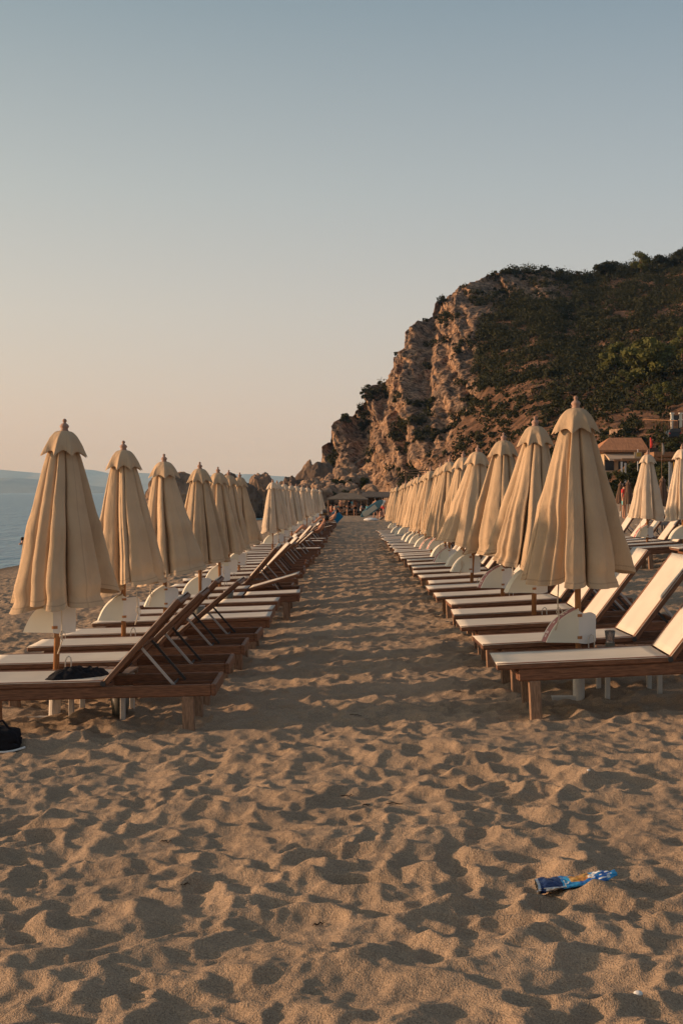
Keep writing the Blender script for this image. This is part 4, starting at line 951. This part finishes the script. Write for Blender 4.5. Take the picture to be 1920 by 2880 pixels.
# surfboard
nu, nv = 40, 20; U, V2 = np.meshgrid(np.linspace(-1, 1, nu), np.arange(nv) / nv * 2 * np.pi, indexing='ij')
hw = .36 * (1 - np.abs(U) ** 2.4) ** .62 + .004; Vb = np.stack([U * 1.12, hw * np.cos(V2), .06 * np.sin(V2) * (1 - .7 * U ** 2) + .05 * U ** 2], -1).reshape(-1, 3)
bt, bw_ = mat('board_teal', (.10, .24, .29), .4, .4), mat('board_white', (.60, .62, .52), .4, .4); fq = grid_faces(nu, nv, True); uc = Vb[fq].mean(1); mi = ((uc[:, 2] < .0) & (uc[:, 0] < .35) & (np.abs(uc[:, 1]) < .24)).astype(int)
bo = np_mesh('surfboard', Vb, fq, [bt, bw_], midx=mi); bo.location = P(1046, 1431, 100.4); bo.rotation_euler = (math.radians(-62), math.radians(-36), 0); tag(bo, 'teal and white board carried across the aisle', 'surfboard')
person('person in white shirt and red shorts behind the board', STAND, ground_pt(1076, 112), 2.8, 'red_cloth', 'white_cloth')
person('person sitting on the sand at the end of the right row', SIT, ground_pt(1069, 97), 1.2, 'grey_cloth')
person('person in black sitting behind the end of the right row', SIT, ground_pt(1094, 95), 2.0, 'black_cloth', 'black_cloth')
def on_lounger(px, Y): return Vector((PX(px, Y), Y, gz(PX(px, Y), Y) + .33))
for lb, px, Y, shn in [('dark haired person with bent knees reclining in the left row', 886, 47.1, 'black_cloth'), ('second reclining person farther along the left row', 927, 67.5, 'grey_cloth')]:
    person(lb, REC, on_lounger(px - 4, Y), -math.pi / 2, shn)
q = MB(); q.box((0, 0, 0), (.55, .012, .62)); q.box((.02, -.01, -.02), (.5, .01, .58)); o = q.build('beach_towel', M['blue_cloth'], bevel=.004); o.location = P(946, 1452, 74) ; o.rotation_euler = (0, math.radians(-45), math.radians(8)); tag(o, 'blue towel hanging from a raised lounger back', 'towel')
sw = P(62, 1534, 67); swz = SEA
person('swimmer with head and shoulders above the water', STAND, (sw.x, sw.y, SEA - 1.36), .9)
cr_ = random.Random(11)
for i in range(15):
    px = 932 + 8.6 * i + cr_.uniform(-3, 3); Y = cr_.uniform(126, 140); st = cr_.random() < .55
    person('small figure standing in the beach bar crowd' if st else 'small figure sitting in the beach bar crowd', STAND if st else SIT, ground_pt(px, Y) + Vector((0, 0, .0 if st else .35)), cr_.uniform(0, 6.2), cr_.choice(['black_cloth', 'red_cloth', 'blue_cloth', 'grey_cloth']), cr_.choice([None, None, 'white_cloth', 'teal_cloth', 'pink_cloth', 'black_cloth']), 'people under the awnings')
person('person in red near the dark umbrella at right', STAND, ground_pt(1752, 62), 1.0, 'teal_cloth', 'red_cloth')
o = lump('white_bag', 'white bag lying on the sand in the aisle', 'bag', ground_pt(1043, 94.5) + Vector((0, 0, .1)), (.48, .25, .13), M['white_cloth'], 91, .3, 3)
lump('dark_bag', 'dark bag on the sand behind the far umbrellas', 'bag', ground_pt(731, 42) + Vector((0, 0, .12)), (.22, .18, .15), M['black_cloth'], 92, .3, 3)

# ------------------------------------------------------------------ beach bar awnings at the end of the aisle
M['awning'] = mat('awning', (.20, .16, .12), .9, .1, var=.3, vscale=2); M['thatch'] = mat('thatch', (.17, .14, .115), .95, .1, var=.5, vscale=3, stretch=(6, 1, 1))
def awning(label, px0, px1, top, eave, Y, dep, hip, m):
    a, b_ = PX(px0, Y), PX(px1, Y); zt, ze = CAMZ - (top - VY) / F * Y, CAMZ - (eave - VY) / F * Y; g = gz((a + b_) / 2, Y); cx = (a + b_) / 2
    t = thing('beach_awning', label, 'awning', (cx, Y, g), 0, 'beach bar awnings'); hw = (b_ - a) / 2; zt -= g; ze -= g
    q = MB(); r_ = hw * hip
    q.add([(-hw, 0, ze), (hw, 0, ze), (hw, dep, ze), (-hw, dep, ze), (-r_, dep / 2, zt), (r_, dep / 2, zt), (-hw, 0, ze - .12), (hw, 0, ze - .12), (hw, dep, ze - .12), (-hw, dep, ze - .12)],
          [(0, 1, 5, 4), (1, 2, 5), (2, 3, 4, 5), (3, 0, 4), (0, 6, 7, 1), (1, 7, 8, 2), (2, 8, 9, 3), (3, 9, 6, 0), (6, 9, 8, 7)])
    q.build('roof', m, t)
    for x_ in (-hw + .15, 0, hw - .15):
        for y_ in (.15, dep - .15):
            q = MB(); q.tube([(x_, y_, -.3), (x_, y_, ze - .1)], .06, 6); q.build('post', M['wood_grey'], t)
awning('grey tan hipped awning left of the board carrier', 918, 1036, 1386, 1403, 128, 5, .35, M['awning'])
awning('grey thatched awning behind the board carrier', 1012, 1122, 1383, 1397, 136, 6, .85, M['thatch'])
# lifeguard platform showing above the far right umbrellas
def slat_stand(px, py, Y):
    p = P(px, py, Y); g = gz(p.x, Y); h = p.z - g
    t = thing('lookout_stand', 'pale slatted lookout stand above the far right umbrellas', 'lookout stand', (p.x, Y, g))
    q = MB()
    for k_ in range(3): q.box((0, 0, h - .12 - .17 * k_), (2.2, 1.4, .06))
    q.build('slatted_rail', M['wood_grey'], t)
    for sx in (-.95, .95):
        for sy in (-.6, .6): q = MB(); q.box((sx, sy, h / 2 - .3), (.09, .09, h - .1)); q.build('post', M['wood_grey'], t)
slat_stand(1178, 1318, 90)

# ------------------------------------------------------------------ buildings and hedges at the right
M['awning_cream'] = mat('awning_cream', (.50, .37, .26), .9, .1); M['plaster'] = mat('plaster', (.50, .38, .25), .9, .1, var=.15, vscale=.6); M['tile'] = mat('roof_tile', (.46, .21, .10), .85, .2, var=.3, vscale=1.2, stretch=(6, 1, 1)); M['dark_glass'] = mat('dark_glass', (.02, .022, .024), .2, .5)
M['green_wall'] = mat('green_wall', (.07, .085, .05), .9, .1, var=.3, vscale=1); M['beam'] = mat('beam_wood', (.28, .15, .08), .8, .2, var=.3); M['yellow'] = mat('yellow_sign', (.50, .30, .06), .6, .3, var=.2, vscale=1.5); M['stone'] = mat('stone_wall', (.38, .26, .17), .95, .1, col2=(.16, .10, .07), vscale=1.4, vdet=6, bump=1, bscale=3)
def prism_roof(q, x0, x1, y0, y1, z0, z1, h0, h1):
    q.add([(x0, y0, z0), (x1, y0, z0), (x1, y1, z0), (x0, y1, z0), (h0, (y0 + y1) / 2, z1), (h1, (y0 + y1) / 2, z1), (x0, y0, z0 - .25), (x1, y0, z0 - .25), (x1, y1, z0 - .25), (x0, y1, z0 - .25)],
          [(0, 1, 5, 4), (1, 2, 5), (2, 3, 4, 5), (3, 0, 4), (0, 6, 7, 1), (1, 7, 8, 2), (2, 8, 9, 3), (3, 9, 6, 0), (6, 9, 8, 7)])
YB = 144.0; u1 = YB / F
a = P(1695, 1333, YB); t = thing('restaurant_house', 'house with orange tiled roof behind the umbrellas', 'house', a)
q = MB(); q.box((2.6, 3, .0), (5.0, 5.4, 5.8)); q.build('wall', M['plaster'], t)
q = MB(); prism_roof(q, -.9, 5.0, -.6, 6.4, 2.95 - .25, 2.95 + 1.3, 1.2, 4.9); q.build('roof', M['tile'], t)
q = MB(); q.add([(.0, .2, 2.45), (3.9, .2, 2.45), (3.6, -1.6, 1.7), (.3, -1.6, 1.7), (.0, .2, 2.38), (3.9, .2, 2.38), (3.6, -1.6, 1.45), (.3, -1.6, 1.45)], [(0, 3, 2, 1), (4, 5, 6, 7), (0, 1, 5, 4), (1, 2, 6, 5), (2, 3, 7, 6), (3, 0, 4, 7)]); q.build('awning', M['awning_cream'], t)
for x_ in (.7, 2.2, 3.7): q = MB(); q.box((x_, .27, 1.0), (1.0, .06, 1.2)); q.build('window', M['dark_glass'], t)
a = P(1780, 1330, 152); t = thing('green_building', 'dark green building beside the tiled house', 'building', a)
q = MB(); q.box((1.6, 3, .5), (3.2, 5, 4.6)); q.build('wall', M['green_wall'], t); q = MB(); prism_roof(q, -.2, 3.5, .2, 6, 3.0, 3.9, .3, 1.2); q.build('roof', M['green_wall'], t)
for x_ in (.7, 2.2): q = MB(); q.box((x_, .47, 1.2), (.8, .06, 1.0)); q.build('window', M['dark_glass'], t)
YG = 118; a = P(1790, 1285, YG); g = gz(a.x, YG); t = thing('notice_board', 'yellow notice board on a thin post', 'sign', (a.x, YG, g))
h = a.z - g; q = MB(); q.tube([(0, 0, -.2), (0, 0, h + .7)], .05, 8); q.build('post', M['steel'], t); q = MB(); q.box((0, -.08, h + .05), (.72, .07, .75)); q.build('board', M['plaster'], t); q = MB(); q.box((.08, -.13, h + .2), (.42, .03, .36)); q.build('picture', M['yellow'], t)
YQ = 100; a = P(1745, 1292, YQ); b_ = P(1945, 1280, YQ); g = gz(a.x, YQ)
t = thing('pergola', 'wooden pergola with open posts behind the pale umbrellas', 'pergola', (a.x, YQ, g)); hz = a.z - g; W_ = b_.x - a.x
q = MB(); q.box((W_ / 2, 0, hz), (W_, .12, .16)); q.box((W_ / 2, 3, hz), (W_, .12, .16)); q.box((W_ * .72, 1.5, hz + .40), (W_ * .55, 3.3, .36)); q.build('beam', M['beam'], t)
for k_ in range(7): q = MB(); q.box((k_ * W_ / 6, (k_ % 2) * 3, hz / 2 - .2), (.12, .12, hz)); q.build('post', M['steel'], t)
q = MB(); q.box((W_ * .86, 1.2, hz - .55), (.9, .1, .75)); q.build('yellow_panel', M['yellow'], t)
for px, Y, h_px, m_, lb in [(1823, 92, 30, 'red_cloth', 'folded red flag on a pole above the pale umbrella'), (1857, 96, 34, 'grey_cloth', 'folded grey flag on a pole right of the red flag')]:
    x = PX(px, Y); g = gz(x, Y); zt = CAMZ - ((1230 if m_ == 'red_cloth' else 1246) - VY) / F * Y - g; t = thing('flag', lb, 'flag', (x, Y, g)); q = MB(); q.tube([(0, 0, -.2), (0, 0, zt)], .018, 6); q.build('pole', M['wood_grey'], t)
    q = MB(); hh = h_px / F * Y; q.tube([(.06, 0, zt - .02), (.1, 0, zt - hh * .3), (.13, .02, zt - hh * .7), (.1, 0, zt - hh)], [.03, .08, .11, .06], 8); q.build('cloth', M[m_], t, smooth=True)
# stone wall, railing, gate pillars, parked car on the terrace
def hillY(px, py): return on_hill(px, py)
w0, w1 = hillY(1712, 1222), hillY(1775, 1220); q = MB()
for k_ in range(14):
    a_ = w0.lerp(w1, k_ / 14); c_ = w0.lerp(w1, (k_ + .97) / 14); q.bar(a_ + Vector((0, -.6, .2)), c_ + Vector((0, -.6, .2)), .5 + .03 * (k_ % 3), .75 + .22 * rb.random())
tag(q.build('stone_wall', M['stone']), 'pale stone retaining wall above the tiled roof', 'wall')
r0, r1 = hillY(1800, 1212), hillY(1895, 1216); t = thing('railing', 'thin metal railing on the terrace above the car', 'railing', (0, 0, 0)); t.location = r0; d_ = r1 - r0
q = MB(); q.bar((0, -1, 1.3), d_ + Vector((0, -1, 1.3)), .07, .07); q.build('handrail', M['beam'], t)
q = MB()
for k_ in range(25): p_ = d_ * (k_ / 24); q.box(p_ + Vector((0, -1, .5)), (.05, .05, 1.6))
tag(q.build('balusters', M['beam'], t), kind='stuff')
gp = hillY(1888, 1202); t = thing('gateway', 'dark gateway between two pale pillars on the slope', 'gate', gp)
for x_ in (-.55, .55):
    q = MB()
    sc_ = gp.y / F * 12
    q.box((x_ / .55 * sc_, -1.5, .6), (.28, .28, 2.2)); q.box((x_ / .55 * sc_, -1.5, 1.78), (.45, .45, .18)); q.box((x_ / .55 * sc_, -1.5, 1.0), (.42, .42, .15)); q.build('pillar', M['panel'], t)
q = MB(); q.box((0, -1.2, .55), (sc_ * 1.7, .1, 2.0)); q.build('gate_leaf', M['black_metal'], t)
cp = hillY(1880, 1246); t = thing('parked_car', 'dark parked car on the terrace, seen from behind', 'car', cp + Vector((0, -2.5, .3))); t.scale = (.8, .8, .8); bodyc = mat('car_paint', (.018, .026, .034), .45, .4)
prof = [(-.95, .35), (-.97, .75), (-.90, 1.0), (-.72, 1.45), (-.5, 1.55), (.5, 1.55), (.72, 1.45), (.90, 1.0), (.97, .75), (.95, .35)]
q = MB(); k_ = len(prof); q.add([(x_, 0, z_) for x_, z_ in prof] + [(x_ * .99, 3.9, z_ if z_ < 1.01 else z_ * .8) for x_, z_ in prof], [tuple(range(k_)), tuple(range(k_, 2 * k_))[::-1]] + [(i, i + k_, (i + 1) % k_ + k_, (i + 1) % k_) for i in range(k_)]); q.build('body', bodyc, t, bevel=.04)
q = MB(); q.box((0, -.01, 1.25), (1.3, .03, .40)); q.build('rear_window', M['dark_glass'], t)
for x_ in (-.8, .8):
    q = MB(); q.box((x_, -.02, .85), (.2, .05, .22)); q.build('tail_light', M['red_cloth'], t)
    for y_ in (.7, 3.2): q = MB(); q.tube([(x_ - .1, y_, .32), (x_ + .1, y_, .32)], .32, 12); q.build('wheel', M['black_metal'], t)
for i, (px, py, hp, wp, Y) in enumerate([(1712, 1345, 62, 70, 92), (1742, 1350, 58, 60, 98), (1775, 1352, 60, 80, 112), (1835, 1352, 60, 90, 116), (1890, 1350, 66, 90, 108), (1935, 1345, 70, 80, 104), (1690, 1345, 48, 60, 120), (1875, 1285, 44, 70, 140), (1918, 1262, 48, 50, 140)]):
    x = PX(px, Y); tree('dense dark green bush in the hedge behind the umbrellas', 0, 0, hp * 1.5, wp, 'bush', 'hedge_bush', 'hedge bushes behind the right umbrellas', 20 + i, 16, 'bush', Vector((x, Y, gz(x, Y))) if i < 7 else Vector((x, Y, CAMZ - (py + 20 - VY) / F * Y)), .05)

# ------------------------------------------------------------------ the evening haze between here and the far shore
hz = bpy.data.materials.new('haze_air'); hz.use_nodes = True; n = hz.node_tree.nodes; n.remove(n['Principled BSDF'])
pv = n.new('ShaderNodeVolumePrincipled'); pv.inputs['Color'].default_value = (.34, .62, 1.0, 1); pv.inputs['Absorption Color'].default_value = (1, 1, 1, 1); pv.inputs['Density'].default_value = 6.5e-5; pv.inputs['Anisotropy'].default_value = 0.0
hz.node_tree.links.new(pv.outputs[0], n['Material Output'].inputs['Volume'])
mb = MB(); mb.box((-9500, 12600, 345), (28000, 26600, 706)); tag(mb.build('haze', hz), kind='stuff')
